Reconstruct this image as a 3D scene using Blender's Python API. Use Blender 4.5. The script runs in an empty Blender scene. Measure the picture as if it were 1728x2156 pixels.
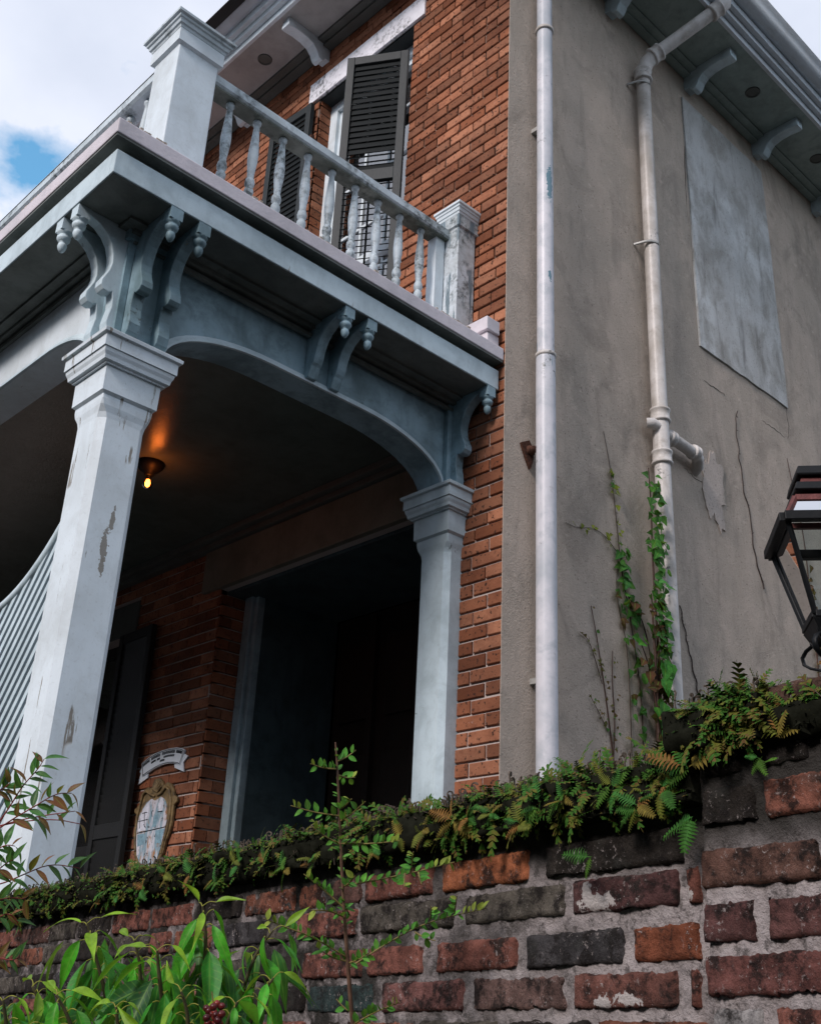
import bpy, bmesh, math, random
from math import sin, cos, pi, radians
from mathutils import Vector, Matrix, noise as mnoise
random.seed(7)
scene = bpy.context.scene
COL = scene.collection

# ------------------------------------------------------------------ camera
AZ, EL, RO = 0.74906772, 0.41869294, 0.05027077
FPX, WPX, HPX = 2363.14, 1728.0, 2156.0
CAM = Vector((0, 0, 1.6))
fw = Vector((sin(AZ)*cos(EL), cos(AZ)*cos(EL), sin(EL)))
rt0 = Vector((cos(AZ), -sin(AZ), 0)); up0 = rt0.cross(fw)
rt = rt0*cos(RO)+up0*sin(RO); up = up0*cos(RO)-rt0*sin(RO)
cam_d = bpy.data.cameras.new('camera'); cam = bpy.data.objects.new('camera', cam_d); COL.objects.link(cam)
cam.matrix_world = Matrix(((rt.x, up.x, -fw.x, CAM.x), (rt.y, up.y, -fw.y, CAM.y), (rt.z, up.z, -fw.z, CAM.z), (0, 0, 0, 1)))
cam_d.sensor_fit = 'VERTICAL'; cam_d.sensor_height = 24.0; cam_d.lens = 24.0*FPX/HPX
cam_d.clip_start = 0.05; cam_d.clip_end = 2000
scene.camera = cam

# ------------------------------------------------------------------ light
SUN_DIR = Vector((-0.85, -0.14, 0.60)).normalized()     # towards the sun: low over the street, behind thin cloud
world = bpy.data.worlds.new('World'); scene.world = world; world.use_nodes = True
wn = world.node_tree; wn.nodes.clear()
def wnode(t, **k):
    n = wn.nodes.new(t)
    for a, b in k.items(): setattr(n, a, b)
    return n
w_out = wnode('ShaderNodeOutputWorld'); w_bg = wnode('ShaderNodeBackground'); w_bg.inputs['Strength'].default_value = 0.15
w_sky = wnode('ShaderNodeTexSky', sky_type='NISHITA', sun_disc=False)
w_sky.sun_elevation = math.asin(SUN_DIR.z); w_sky.sun_rotation = math.atan2(SUN_DIR.x, SUN_DIR.y)
w_sky.air_density = 1.0; w_sky.dust_density = 0.4; w_sky.ozone_density = 0.8
w_tc = wnode('ShaderNodeTexCoord'); w_map = wnode('ShaderNodeMapping'); w_map.inputs['Scale'].default_value = (1, 1, 1.5); w_map.inputs['Location'].default_value = (2.19, 7.19, 3.682)
w_nz = wnode('ShaderNodeTexNoise'); w_nz.inputs['Scale'].default_value = 3.2; w_nz.inputs['Detail'].default_value = 7; w_nz.inputs['Roughness'].default_value = 0.56
w_cr = wnode('ShaderNodeValToRGB'); w_cr.color_ramp.elements[0].position = 0.355; w_cr.color_ramp.elements[0].color = (0, 0, 0, 1)
w_cr.color_ramp.elements[1].position = 0.43; w_cr.color_ramp.elements[1].color = (1, 1, 1, 1)
w_nz2 = wnode('ShaderNodeTexNoise'); w_nz2.inputs['Scale'].default_value = 4.5; w_nz2.inputs['Detail'].default_value = 5
w_cl = wnode('ShaderNodeValToRGB'); w_cl.color_ramp.elements[0].position = 0.3; w_cl.color_ramp.elements[0].color = (3.15, 3.45, 4.15, 1)
w_cl.color_ramp.elements[1].position = 0.72; w_cl.color_ramp.elements[1].color = (4.4, 4.6, 5.2, 1)
w_mix = wnode('ShaderNodeMix', data_type='RGBA')
L = wn.links.new
L(w_tc.outputs['Generated'], w_map.inputs[0]); L(w_map.outputs[0], w_nz.inputs['Vector']); L(w_map.outputs[0], w_nz2.inputs['Vector'])
L(w_nz.outputs[0], w_cr.inputs[0]); L(w_nz2.outputs[0], w_cl.inputs[0]); L(w_cr.outputs[0], w_mix.inputs[0])
w_t = wnode('ShaderNodeMix', data_type='RGBA', blend_type='MULTIPLY'); w_t.inputs[0].default_value = 1.0; w_t.inputs[7].default_value = (0.85, 1.40, 1.40, 1); L(w_sky.outputs[0], w_t.inputs[6]); L(w_t.outputs[2], w_mix.inputs[6]); L(w_cl.outputs[0], w_mix.inputs[7]); L(w_mix.outputs[2], w_bg.inputs[0]); L(w_bg.outputs[0], w_out.inputs[0])
sun_d = bpy.data.lights.new('sun', 'SUN'); sun_d.energy = 2.2; sun_d.angle = radians(14); sun_d.color = (1.0, 0.90, 0.87)
sun = bpy.data.objects.new('sun', sun_d); COL.objects.link(sun); sun.location = (-6, -4, 12)
sun.rotation_euler = (-SUN_DIR).to_track_quat('-Z', 'Y').to_euler()
vs = scene.view_settings; vs.view_transform = 'Standard'; vs.look = 'None'; vs.gamma = 1.0; vs.exposure = 0.50; vs.use_curve_mapping = False
scene.render.engine = 'CYCLES'
scene.cycles.max_bounces = 6; scene.cycles.diffuse_bounces = 3; scene.cycles.glossy_bounces = 3; scene.cycles.transmission_bounces = 6; scene.cycles.transparent_max_bounces = 12
scene.cycles.use_denoising = True

# ------------------------------------------------------------------ helpers
def ray(x, y): return fw+rt*((x-WPX/2)/FPX)-up*((y-HPX/2)/FPX)
def onX(x, y, X): d = ray(x, y); return CAM+d*((X-CAM.x)/d.x)
def onY(x, y, Y): d = ray(x, y); return CAM+d*((Y-CAM.y)/d.y)
def deep(x, y, z): return CAM+ray(x, y)*z

class MB:
    def __init__(s): s.v = []; s.f = []; s.sm = []
    def add(s, vs_, fs, smooth=False):
        o = len(s.v); s.v += [tuple(p) for p in vs_]; s.f += [tuple(i+o for i in f) for f in fs]; s.sm += [smooth]*len(fs); return s
    def box(s, x0, x1, y0, y1, z0, z1, M=None):
        p = [Vector((x, y, z)) for x in (x0, x1) for y in (y0, y1) for z in (z0, z1)]
        if M is not None: p = [M @ q for q in p]
        return s.add(p, [(0, 1, 3, 2), (4, 6, 7, 5), (0, 4, 5, 1), (2, 3, 7, 6), (0, 2, 6, 4), (1, 5, 7, 3)])
    def prism(s, pts, A, B, smooth=False):
        n = len(pts); p = [A(*q) for q in pts]+[B(*q) for q in pts]
        s.add(p, [tuple(range(n)), tuple(range(2*n-1, n-1, -1))])
        o = len(s.v)-2*n
        for i in range(n): s.f.append((o+i, o+n+i, o+n+(i+1) % n, o+(i+1) % n)); s.sm.append(smooth)
        return s
    def lathe(s, prof, c=(0, 0, 0), n=14, M=None, smooth=True):
        vs_ = []; fs = []
        for r, z in prof:
            for k in range(n):
                a = 2*pi*k/n; q = Vector((r*cos(a), r*sin(a), z))
                if M is not None: q = M @ q
                vs_.append(q+Vector(c))
        for i in range(len(prof)-1):
            for k in range(n): fs.append((i*n+k, i*n+(k+1) % n, (i+1)*n+(k+1) % n, (i+1)*n+k))
        s.add(vs_, fs, smooth); s.add(vs_[:n], [tuple(range(n-1, -1, -1))]); return s.add(vs_[-n:], [tuple(range(n))])
    def sq(s, prof, cx, cy, ch=0.0):          # square-plan stack: profile of (half width, z)
        vs_ = []; fs = []
        for q in prof:
            h, z = q[0], q[1]; c = q[2] if len(q) > 2 else ch
            c = max(c, 1e-4)
            for (x, y) in ((-h, -h+c), (-h+c, -h), (h-c, -h), (h, -h+c), (h, h-c), (h-c, h), (-h+c, h), (-h, h-c)): vs_.append((cx+x, cy+y, z))
        for i in range(len(prof)-1):
            for k in range(8): fs.append((i*8+k, i*8+(k+1) % 8, (i+1)*8+(k+1) % 8, (i+1)*8+k))
        fs.append(tuple(range(7, -1, -1))); fs.append(tuple((len(prof)-1)*8+k for k in range(8)))
        return s.add(vs_, fs)
    def tube(s, pts, r, n=8, smooth=True, flat=None):
        pts = [Vector(p) for p in pts]; m = len(pts); vs_ = []; fs = []
        rs = r if isinstance(r, (list, tuple)) else [r]*m
        ref = Vector((0.31, 0.47, 0.83))
        for i, p in enumerate(pts):
            t = (pts[min(i+1, m-1)]-pts[max(i-1, 0)]).normalized()
            if flat is not None: a = flat.normalized(); b = t.cross(a).normalized()
            else:
                a = t.cross(ref)
                if a.length < 1e-3: a = t.cross(Vector((1, 0, 0)))
                a.normalize(); b = t.cross(a)
            for k in range(n):
                w = 2*pi*k/n; vs_.append(p+(a*cos(w)*(2.2 if flat is not None else 1)+b*sin(w))*rs[i])
        for i in range(m-1):
            for k in range(n): fs.append((i*n+k, i*n+(k+1) % n, (i+1)*n+(k+1) % n, (i+1)*n+k))
        s.add(vs_, fs, smooth); s.add(vs_[:n], [tuple(range(n-1, -1, -1))]); return s.add(vs_[-n:], [tuple(range(n))])
    def grid(s, fn, nu, nv, smooth=True):
        vs_ = [fn(i/nu, j/nv) for j in range(nv+1) for i in range(nu+1)]
        fs = [(j*(nu+1)+i, j*(nu+1)+i+1, (j+1)*(nu+1)+i+1, (j+1)*(nu+1)+i) for j in range(nv) for i in range(nu)]
        return s.add(vs_, fs, smooth)
    def mesh(s, name, mat):
        me = bpy.data.meshes.new(name); me.from_pydata(s.v, [], s.f); me.update()
        me.polygons.foreach_set('use_smooth', s.sm)
        if mat: me.materials.append(mat)
        return me
    def build(s, name, mat, parent=None, bevel=0.0, fix=False):
        me = s.mesh(name, mat)
        if fix:
            bm = bmesh.new(); bm.from_mesh(me); bmesh.ops.recalc_face_normals(bm, faces=bm.faces); bm.to_mesh(me); bm.free()
        o = link(name, me, parent)
        if bevel:
            m = o.modifiers.new('bevel', 'BEVEL'); m.width = bevel; m.segments = 2; m.limit_method = 'ANGLE'; m.angle_limit = radians(40)
        return o
def par(o, p):
    o.parent = p
    if p.type == 'EMPTY': o.matrix_parent_inverse = Matrix.Translation(-p.location)
def link(name, me, parent=None, M=None):
    o = bpy.data.objects.new(name, me); COL.objects.link(o)
    if parent is not None: par(o, parent)
    if M is not None: o.matrix_basis = M
    return o
def tag(o, label, cat, group=None, kind=None):
    if label: o['label'] = label
    if cat: o['category'] = cat
    if group: o['group'] = group
    if kind: o['kind'] = kind
    return o
def thing(name, label, cat, loc=(0, 0, 0), group=None):
    o = bpy.data.objects.new(name, None); COL.objects.link(o); o.location = loc; o.empty_display_size = 0.1
    return tag(o, label, cat, group)
def nz(p, s=1.0): return mnoise.noise(Vector(p)*s)
def fbm(p, s=1.0, o=4): return mnoise.fractal(Vector(p)*s, 0.9, 2.1, o)

# ------------------------------------------------------------------ materials
class N:
    def __init__(s, name, rough=0.7, spec=0.3):
        s.m = bpy.data.materials.new(name); s.m.use_nodes = True; s.t = s.m.node_tree
        s.b = s.t.nodes['Principled BSDF']; s.b.inputs['Roughness'].default_value = rough; s.b.inputs['Specular IOR Level'].default_value = spec
        s.geo = s.t.nodes.new('ShaderNodeNewGeometry'); s.oi = s.t.nodes.new('ShaderNodeObjectInfo'); s.pos = s.geo.outputs['Position']
    def link(s, a, b): s.t.links.new(a, b)
    def val(s, x, sock):
        if isinstance(x, bpy.types.NodeSocket): s.link(x, sock)
        else:
            if sock.type == 'RGBA' and len(x) == 3: x = (*x, 1)
            sock.default_value = x
    def noise(s, scale, detail=4, rough=0.55, stretch=None, off=None, dist=0.0):
        n = s.t.nodes.new('ShaderNodeTexNoise'); n.inputs['Scale'].default_value = scale; n.inputs['Detail'].default_value = detail; n.inputs['Roughness'].default_value = rough; n.inputs['Distortion'].default_value = dist
        v = s.pos
        if stretch or off:
            mp = s.t.nodes.new('ShaderNodeMapping'); s.link(v, mp.inputs[0])
            if stretch: mp.inputs['Scale'].default_value = stretch
            if off: mp.inputs['Location'].default_value = off
            v = mp.outputs[0]
        s.link(v, n.inputs['Vector']); return n.outputs[0]
    def ramp(s, x, a, b, lo=0.0, hi=1.0):
        n = s.t.nodes.new('ShaderNodeMapRange'); n.inputs[1].default_value = a; n.inputs[2].default_value = b; n.inputs[3].default_value = lo; n.inputs[4].default_value = hi
        n.interpolation_type = 'SMOOTHSTEP'; s.link(x, n.inputs[0]); return n.outputs[0]
    def mix(s, f, a, b, mode='MIX'):
        n = s.t.nodes.new('ShaderNodeMix'); n.data_type = 'RGBA'; n.blend_type = mode
        s.val(f, n.inputs[0]); s.val(a, n.inputs[6]); s.val(b, n.inputs[7]); return n.outputs[2]
    def math(s, op, a, b=0.0):
        n = s.t.nodes.new('ShaderNodeMath'); n.operation = op; s.val(a, n.inputs[0]); s.val(b, n.inputs[1]); return n.outputs[0]
    def hsv(s, c, h=0.5, sat=1.0, v=1.0):
        n = s.t.nodes.new('ShaderNodeHueSaturation'); s.val(h, n.inputs[0]); s.val(sat, n.inputs[1]); s.val(v, n.inputs[2]); s.val(c, n.inputs[4]); return n.outputs[0]
    def bump(s, h, strength=0.3, dist=0.01):
        n = s.t.nodes.new('ShaderNodeBump'); n.inputs['Strength'].default_value = strength; n.inputs['Distance'].default_value = dist; s.link(h, n.inputs['Height']); s.link(n.outputs[0], s.b.inputs['Normal'])
    def rnd(s): return s.math('FRACT', s.math('ADD', s.geo.outputs['Random Per Island'], s.math('MULTIPLY', s.oi.outputs['Random'], 7.13)))
    def blotch(s, c, spots, c1, c2, amp=3.2, scale=75):      # worn patches with ragged edges at given places
        for (p, k, w) in spots:
            mp = s.t.nodes.new('ShaderNodeVectorMath'); mp.operation = 'SUBTRACT'; s.link(s.pos, mp.inputs[0]); mp.inputs[1].default_value = p
            m2 = s.t.nodes.new('ShaderNodeVectorMath'); m2.operation = 'MULTIPLY'; s.link(mp.outputs[0], m2.inputs[0]); m2.inputs[1].default_value = k
            ln = s.t.nodes.new('ShaderNodeVectorMath'); ln.operation = 'LENGTH'; s.link(m2.outputs[0], ln.inputs[0])
            dd = s.math('ADD', ln.outputs['Value'], s.math('MULTIPLY', s.math('SUBTRACT', s.noise(scale, 5, 0.65, None, (w, 2, 3)), 0.5), amp))
            c = s.mix(s.math('MULTIPLY', s.ramp(dd, 0.95, 0.82), 0.93), c, s.mix(s.noise(90, 4, 0.7, (1, 1, 3)), c1, c2))
        return c
    def base(s, c): s.val(c, s.b.inputs['Base Color']); return s

def paint(name, col, grime=(0.30, 0.32, 0.30), g=0.35, peel=0.0, mould=0.0, wood=(0.16, 0.15, 0.13), rough=0.5, spec=0.3, spots=None):
    a = N(name, rough, spec)
    big = a.ramp(a.noise(2.2, 4, 0.6), 0.40, 0.72)
    st = a.ramp(a.noise(9, 5, 0.6, (1, 1, 0.14)), 0.48, 0.78)
    fine = a.noise(70, 3, 0.6)
    c = a.mix(a.math('MULTIPLY', big, g), col, grime)
    c = a.mix(a.math('MULTIPLY', st, g*0.8), c, grime)
    c = a.mix(a.math('MULTIPLY', a.ramp(a.noise(8, 6, 0.68, None, (4, 1, 6), 0.5), 0.42, 0.70), g*0.75), c, grime)
    c = a.mix(a.math('MULTIPLY', a.ramp(fine, 0.55, 0.8), 0.25), c, grime)
    h = fine
    if mould:
        mm = a.math('MULTIPLY', a.ramp(a.noise(26, 6, 0.7), 0.60-mould*0.22, 0.66), a.ramp(a.noise(3.2, 4, 0.6), 0.60-mould*0.24, 0.74-mould*0.18))
        c = a.mix(a.math('MULTIPLY', mm, 0.85), c, (0.035, 0.045, 0.038))
    if peel:
        pk = a.noise(22, 7, 0.66, (1, 1, 0.07), (3.1, 1.2, 0.4))
        pm = a.ramp(pk, 0.69-peel*0.22, 0.70-peel*0.22)
        pg = a.noise(3.0, 2, 0.5, None, (1.7, 0.3, 0))
        pm = a.math('MULTIPLY', pm, a.ramp(pg, 0.56-peel*0.2, 0.60-peel*0.2))
        c = a.mix(pm, c, a.mix(a.noise(60, 3, 0.6, (1, 1, 0.1)), wood, tuple(x*2.1 for x in wood)))
        h = a.math('SUBTRACT', a.math('MULTIPLY', fine, 0.25), pm)
    if spots: c = a.blotch(c, spots, wood, tuple(x*1.8 for x in wood), 2.6, 45)
    a.base(c); a.bump(a.math('ADD', h, a.math('MULTIPLY', a.noise(40, 5, 0.6, (1, 1, 0.08)), 0.5)), 0.4, 0.004)
    return a.m
M_WHITE = paint('white_paint', (0.70, 0.79, 0.84), g=0.28, peel=0.10)
YCF = 4.175-.114
M_PEEL = paint('peeling_white_paint', (0.70, 0.79, 0.84), g=0.25, peel=0.36, spots=[(onY(220, 1150, YCF), (60, 60, 12), 1), (onY(237, 1095, YCF), (90, 90, 16), 2), (onY(214, 1192, YCF), (80, 80, 22), 3)])
M_FLAKE = paint('flaking_paint', (0.62, 0.69, 0.74), g=0.45, peel=0.62, mould=0.9, wood=(0.10, 0.135, 0.155))
M_BALU = paint('mildewed_paint', (0.60, 0.69, 0.74), grime=(0.26, 0.31, 0.31), g=0.5, peel=0.15, mould=0.9)
M_MOULD = paint('mouldy_rail', (0.20, 0.23, 0.20), grime=(0.05, 0.065, 0.05), g=0.9, mould=1.0)
M_TRIMSH = paint('shaded_dirty_trim', (0.30, 0.44, 0.51), grime=(0.10, 0.16, 0.175), g=0.85, peel=0.10, mould=0.30)  # dirty trim paint with the side's bluish shade put into its colour
M_FASC = paint('pale_paint', (0.58, 0.70, 0.75), grime=(0.24, 0.31, 0.33), g=0.45, peel=0.12, mould=0.05)
M_SLAB = paint('lilac_coping_paint', (0.66, 0.615, 0.65), grime=(0.34, 0.33, 0.35), g=0.35, mould=0.1)
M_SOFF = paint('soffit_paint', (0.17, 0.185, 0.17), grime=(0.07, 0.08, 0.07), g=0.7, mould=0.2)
M_SOFF2 = paint('eave_soffit_paint', (0.40, 0.40, 0.39), grime=(0.22, 0.22, 0.21), g=0.4)
M_SOFF3 = paint('side_soffit_paint', (0.34, 0.42, 0.40), grime=(0.17, 0.22, 0.20), g=0.6)
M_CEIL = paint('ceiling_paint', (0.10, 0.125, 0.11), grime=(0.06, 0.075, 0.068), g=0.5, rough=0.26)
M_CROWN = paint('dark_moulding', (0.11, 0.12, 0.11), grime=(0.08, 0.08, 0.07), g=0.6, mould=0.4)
M_STONE = paint('entrance_lintel', (0.20, 0.185, 0.145), grime=(0.11, 0.10, 0.075), g=0.6)
M_CURT = paint('white_curtain', (0.85, 0.85, 0.88), g=0.05)
M_WLINT = paint('white_lintel', (0.86, 0.86, 0.92), g=0.15, peel=0.25, mould=0.75)
M_PVC = paint('pipe_paint', (0.62, 0.60, 0.58), grime=(0.34, 0.31, 0.27), g=0.85, mould=0.25, rough=0.38)
M_PIPE = paint('chipped_pipe_paint', (0.63, 0.63, 0.67), grime=(0.38, 0.42, 0.46), g=0.95, mould=0.25, peel=0.25, wood=(0.07, 0.15, 0.19), spots=[(onY(1157, 385, 3.575), (45, 45, 7), 1), (onY(1149, 215, 3.575), (70, 70, 11), 2), (onY(1158, 578, 3.575), (80, 80, 22), 3), (onY(1150, 440, 3.575), (90, 90, 24), 4)], rough=0.38)
M_GUT = paint('gutter_paint', (0.62, 0.68, 0.73), grime=(0.40, 0.40, 0.40), g=0.3, rough=0.3)
M_DARK = paint('dark_shutter_paint', (0.006, 0.009, 0.010), grime=(0.012, 0.014, 0.014), g=0.4, rough=0.6, spec=0.12)
M_SHFR = paint('shutter_frame_paint', (0.034, 0.040, 0.042), grime=(0.022, 0.026, 0.027), g=0.4, rough=0.5, spec=0.15)
M_BLKSH = paint('porch_shutter_paint', (0.012, 0.013, 0.013), grime=(0.02, 0.02, 0.02), g=0.4)
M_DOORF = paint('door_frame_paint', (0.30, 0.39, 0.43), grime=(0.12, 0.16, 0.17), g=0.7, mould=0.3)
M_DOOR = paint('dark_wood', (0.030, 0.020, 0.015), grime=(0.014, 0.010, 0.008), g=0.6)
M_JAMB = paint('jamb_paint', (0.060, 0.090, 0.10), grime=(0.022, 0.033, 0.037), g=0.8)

def stucco(name, c1, c2, c3, streak=0.3):
    a = N(name, 0.92, 0.1)
    big = a.ramp(a.noise(0.9, 5, 0.6, None, (2, 0, 1.3)), 0.35, 0.7)
    mid = a.noise(5, 6, 0.62, (1, 1, 0.7), None, 0.4)
    c = a.mix(big, c1, c2)
    c = a.mix(a.math('MULTIPLY', a.ramp(mid, 0.40, 0.68), 0.75), c, c3)
    c = a.mix(a.math('MULTIPLY', a.ramp(a.noise(2.2, 6, 0.68, (1, 1, 0.8), (7, 1, 3), 0.8), 0.50, 0.70), 0.55), c, tuple(x*0.62 for x in c2))
    c = a.mix(a.math('MULTIPLY', a.ramp(a.noise(11, 6, 0.7, (1, 1, 1.6), (2, 8, 3)), 0.56, 0.72), 0.35), c, tuple(min(1, x*1.45) for x in c3))
    c = a.mix(a.math('MULTIPLY', a.ramp(a.noise(6, 5, 0.6, (1, 1, 0.18)), 0.52, 0.75), streak), c, (0.14, 0.13, 0.12))
    c = a.mix(a.math('MULTIPLY', a.ramp(a.noise(3.0, 7, 0.72, (1, 1, 0.35), (1, 5, 2)), 0.55, 0.72), 0.4), c, (0.20, 0.19, 0.165))
    c = a.mix(a.math('MULTIPLY', a.ramp(a.noise(60, 3), 0.60, 0.72), 0.6), c, (0.10, 0.09, 0.08))
    a.base(c)
    a.bump(a.math('ADD', a.math('MULTIPLY', mid, 1.0), a.math('MULTIPLY', a.noise(90, 4, 0.7), 0.5)), 0.8, 0.014)
    return a.m
M_STUC = stucco('grey_brown_stucco', (0.465, 0.395, 0.33), (0.41, 0.36, 0.305), (0.53, 0.45, 0.38))
M_PATCH = stucco('pale_cement', (0.46, 0.465, 0.455), (0.68, 0.70, 0.70), (0.30, 0.29, 0.265), 0.75)
M_PATCH2 = stucco('lime_smear', (0.52, 0.45, 0.40), (0.48, 0.42, 0.37), (0.58, 0.51, 0.46), 0.05)

def brickmat(name, c1, c2, c3, spots=0.6):
    a = N(name, 0.85, 0.15); r = a.rnd()
    c = a.mix(r, c1, c2)
    c = a.hsv(c, 0.5, 1.0, a.math('ADD', a.math('MULTIPLY', a.math('FRACT', a.math('MULTIPLY', r, 13.7)), 0.75), 0.55))
    c = a.mix(a.math('MULTIPLY', a.ramp(a.noise(14, 5, 0.65), 0.45, 0.75), 0.55), c, c3)
    c = a.mix(a.math('MULTIPLY', a.ramp(a.noise(1.6, 5, 0.65, None, (3, 3, 6)), 0.42, 0.70), 0.55), c, tuple(x*0.45 for x in c3))
    c = a.mix(a.math('MULTIPLY', a.ramp(a.noise(45, 4, 0.6), 0.58, 0.66), spots), c, (0.02, 0.014, 0.012))
    c = a.mix(a.math('MULTIPLY', a.ramp(a.noise(20, 4, 0.7, None, (4, 2, 1)), 0.66, 0.74), 0.35), c, (0.62, 0.50, 0.46))
    a.base(c); a.bump(a.noise(80, 5, 0.65), 0.5, 0.006); return a.m
M_BRICK = brickmat('orange_brick', (0.255, 0.090, 0.043), (0.38, 0.172, 0.10), (0.155, 0.052, 0.030), 0.9)
def mortarmat(name, c1, c2):
    a = N(name, 0.95, 0.05); a.base(a.mix(a.ramp(a.noise(8, 5), 0.35, 0.7), c1, c2)); a.bump(a.noise(70, 4, 0.7), 0.6, 0.006); return a.m
def facade_mortar():
    a = N('facade_mortar', 0.95, 0.05); sep = a.t.nodes.new('ShaderNodeSeparateXYZ'); a.link(a.pos, sep.inputs[0])
    k = a.ramp(a.math('ADD', sep.outputs[2], a.math('MULTIPLY', a.noise(3, 3), 0.6)), 5.0, 5.6)     # repointed with lime low down
    c = a.mix(k, (0.46, 0.40, 0.37), a.mix(a.ramp(a.noise(6, 4), 0.45, 0.62), (0.05, 0.038, 0.032), (0.30, 0.22, 0.18))); a.base(c); a.bump(a.noise(70, 4, 0.7), 0.6, 0.006); return a.m
M_MORT = facade_mortar()

WD = Vector((0.088, 0.995, 0)).normalized(); WN = Vector((WD.y, -WD.x, 0)); WP = Vector((1.4320, 0.8163, 0))
def wallpos(x, y, off=0.0):
    d = ray(x, y); return CAM+d*(((WP-CAM).dot(WN)-off)/d.dot(WN))
LIME = [(wallpos(1255, 1898, .005), (28, 28, 62), 1), (wallpos(1238, 1884, .005), (85, 85, 55), 4), (wallpos(1268, 2112, .005), (60, 60, 75), 2), (wallpos(1322, 2106, .005), (42, 42, 100), 3), (wallpos(1445, 1885, .005), (110, 110, 70), 6)]
def oldbrick(name):
    a = N(name, 0.92, 0.12); c = a.oi.outputs['Color']; r = a.oi.outputs['Random']
    c = a.hsv(c, 0.5, 0.92, a.ramp(a.noise(22, 6, 0.7), 0.3, 0.75, 0.45, 1.35))
    c = a.mix(a.math('MULTIPLY', a.ramp(a.noise(30, 6, 0.7, None, (5, 1, 2)), 0.46, 0.62), 0.9), c, (0.018, 0.015, 0.014))
    c = a.mix(a.math('MULTIPLY', a.ramp(a.noise(14, 4, 0.6, None, (9, 3, 2)), 0.55, 0.72), 0.6), c, (0.045, 0.045, 0.04))
    c = a.mix(a.math('MULTIPLY', a.math('MULTIPLY', a.ramp(a.noise(120, 5, 0.75), 0.57, 0.66), a.ramp(a.noise(12, 4, 0.6, None, (1, 7, 2)), 0.42, 0.62)), 0.8), c, (0.46, 0.41, 0.39))
    c = a.blotch(c, LIME, (0.40, 0.36, 0.34), (0.78, 0.73, 0.70))
    a.base(c); a.bump(a.math('ADD', a.noise(60, 7, 0.8), a.math('MULTIPLY', a.noise(220, 4, 0.7), 0.45)), 1.0, 0.010); return a.m
M_OLD = oldbrick('weathered_brick')
def oldmortar():
    a = N('weathered_mortar', 0.97, 0.05)
    sep = a.t.nodes.new('ShaderNodeSeparateXYZ'); a.link(a.pos, sep.inputs[0])
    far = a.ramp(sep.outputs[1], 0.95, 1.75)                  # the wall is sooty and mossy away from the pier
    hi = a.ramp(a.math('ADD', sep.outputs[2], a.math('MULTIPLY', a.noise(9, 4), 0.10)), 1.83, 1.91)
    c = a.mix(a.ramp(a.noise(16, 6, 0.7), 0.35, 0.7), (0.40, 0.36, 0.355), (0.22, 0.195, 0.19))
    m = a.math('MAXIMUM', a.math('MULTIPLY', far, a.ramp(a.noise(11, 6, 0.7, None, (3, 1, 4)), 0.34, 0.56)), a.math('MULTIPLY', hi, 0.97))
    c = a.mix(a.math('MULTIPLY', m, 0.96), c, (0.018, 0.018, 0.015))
    c = a.mix(a.math('MULTIPLY', a.ramp(a.noise(48, 6, 0.75), 0.50, 0.64), 0.75), c, (0.05, 0.045, 0.042))
    c = a.mix(a.math('MULTIPLY', a.ramp(a.noise(12, 5, 0.7, None, (6, 2, 1)), 0.55, 0.70), 0.7), c, (0.04, 0.037, 0.033))
    a.base(c); a.bump(a.math('ADD', a.noise(45, 6, 0.75), a.math('MULTIPLY', a.noise(200, 3, 0.7), 0.4)), 0.9, 0.010); return a.m
M_OLDM = oldmortar()
def plain(name, c, rough=0.7, spec=0.3, metal=0.0, var=0.3, scale=12):
    a = N(name, rough, spec); a.b.inputs['Metallic'].default_value = metal
    a.base(a.mix(a.ramp(a.noise(scale, 5, 0.6), 0.3, 0.7), c, tuple(x*(1-var) for x in c))); a.bump(a.noise(scale*6, 4), 0.25, 0.004); return a.m
M_LIME = plain('lime_paint', (0.62, 0.57, 0.54), 0.9, 0.1)
M_MOSS = plain('black_moss', (0.016, 0.017, 0.012), 1.0, 0.0, 0, 0.5, 40)
M_BLOCK = plain('dark_sky_block', (0.075, 0.055, 0.048), 0.9, 0.1)  # near-black so the added houses throw little light into the porch
M_GROUND = plain('paving', (0.055, 0.054, 0.052), 0.9, 0.1, 0, 0.3, 3)
M_IRON = plain('black_iron', (0.006, 0.007, 0.008), 0.5, 0.22, 0.0, 0.3)
M_COPPER = plain('red_copper', (0.17, 0.055, 0.05), 0.5, 0.4, 0.3, 0.5, 30)
M_RUST = plain('rusty_iron', (0.10, 0.045, 0.03), 0.9, 0.2, 0, 0.7, 60)
M_CRACK = plain('dark_crack', (0.035, 0.03, 0.027), 0.95, 0.0)
M_BLACK = plain('dark_interior', (0.006, 0.006, 0.006), 0.9, 0.0)
M_ZINC = plain('zinc_strap', (0.42, 0.42, 0.40), 0.5, 0.4, 0.4)
def glass(name, tint=(0.9, 0.95, 0.94)):
    m = bpy.data.materials.new(name); m.use_nodes = True; t = m.node_tree; t.nodes.clear()
    o = t.nodes.new('ShaderNodeOutputMaterial'); mx = t.nodes.new('ShaderNodeMixShader'); tr = t.nodes.new('ShaderNodeBsdfTransparent'); gl = t.nodes.new('ShaderNodeBsdfGlossy'); fr = t.nodes.new('ShaderNodeFresnel')
    fr.inputs[0].default_value = 1.5; gl.inputs['Roughness'].default_value = 0.01; tr.inputs[0].default_value = (*tint, 1)
    t.links.new(fr.outputs[0], mx.inputs[0]); t.links.new(tr.outputs[0], mx.inputs[1]); t.links.new(gl.outputs[0], mx.inputs[2]); t.links.new(mx.outputs[0], o.inputs[0]); return m
M_GLASS = glass('lantern_glass'); M_RGLASS = glass('lantern_roof_glass'); M_RGLASS.node_tree.nodes['Fresnel'].inputs[0].default_value = 2.2
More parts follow.
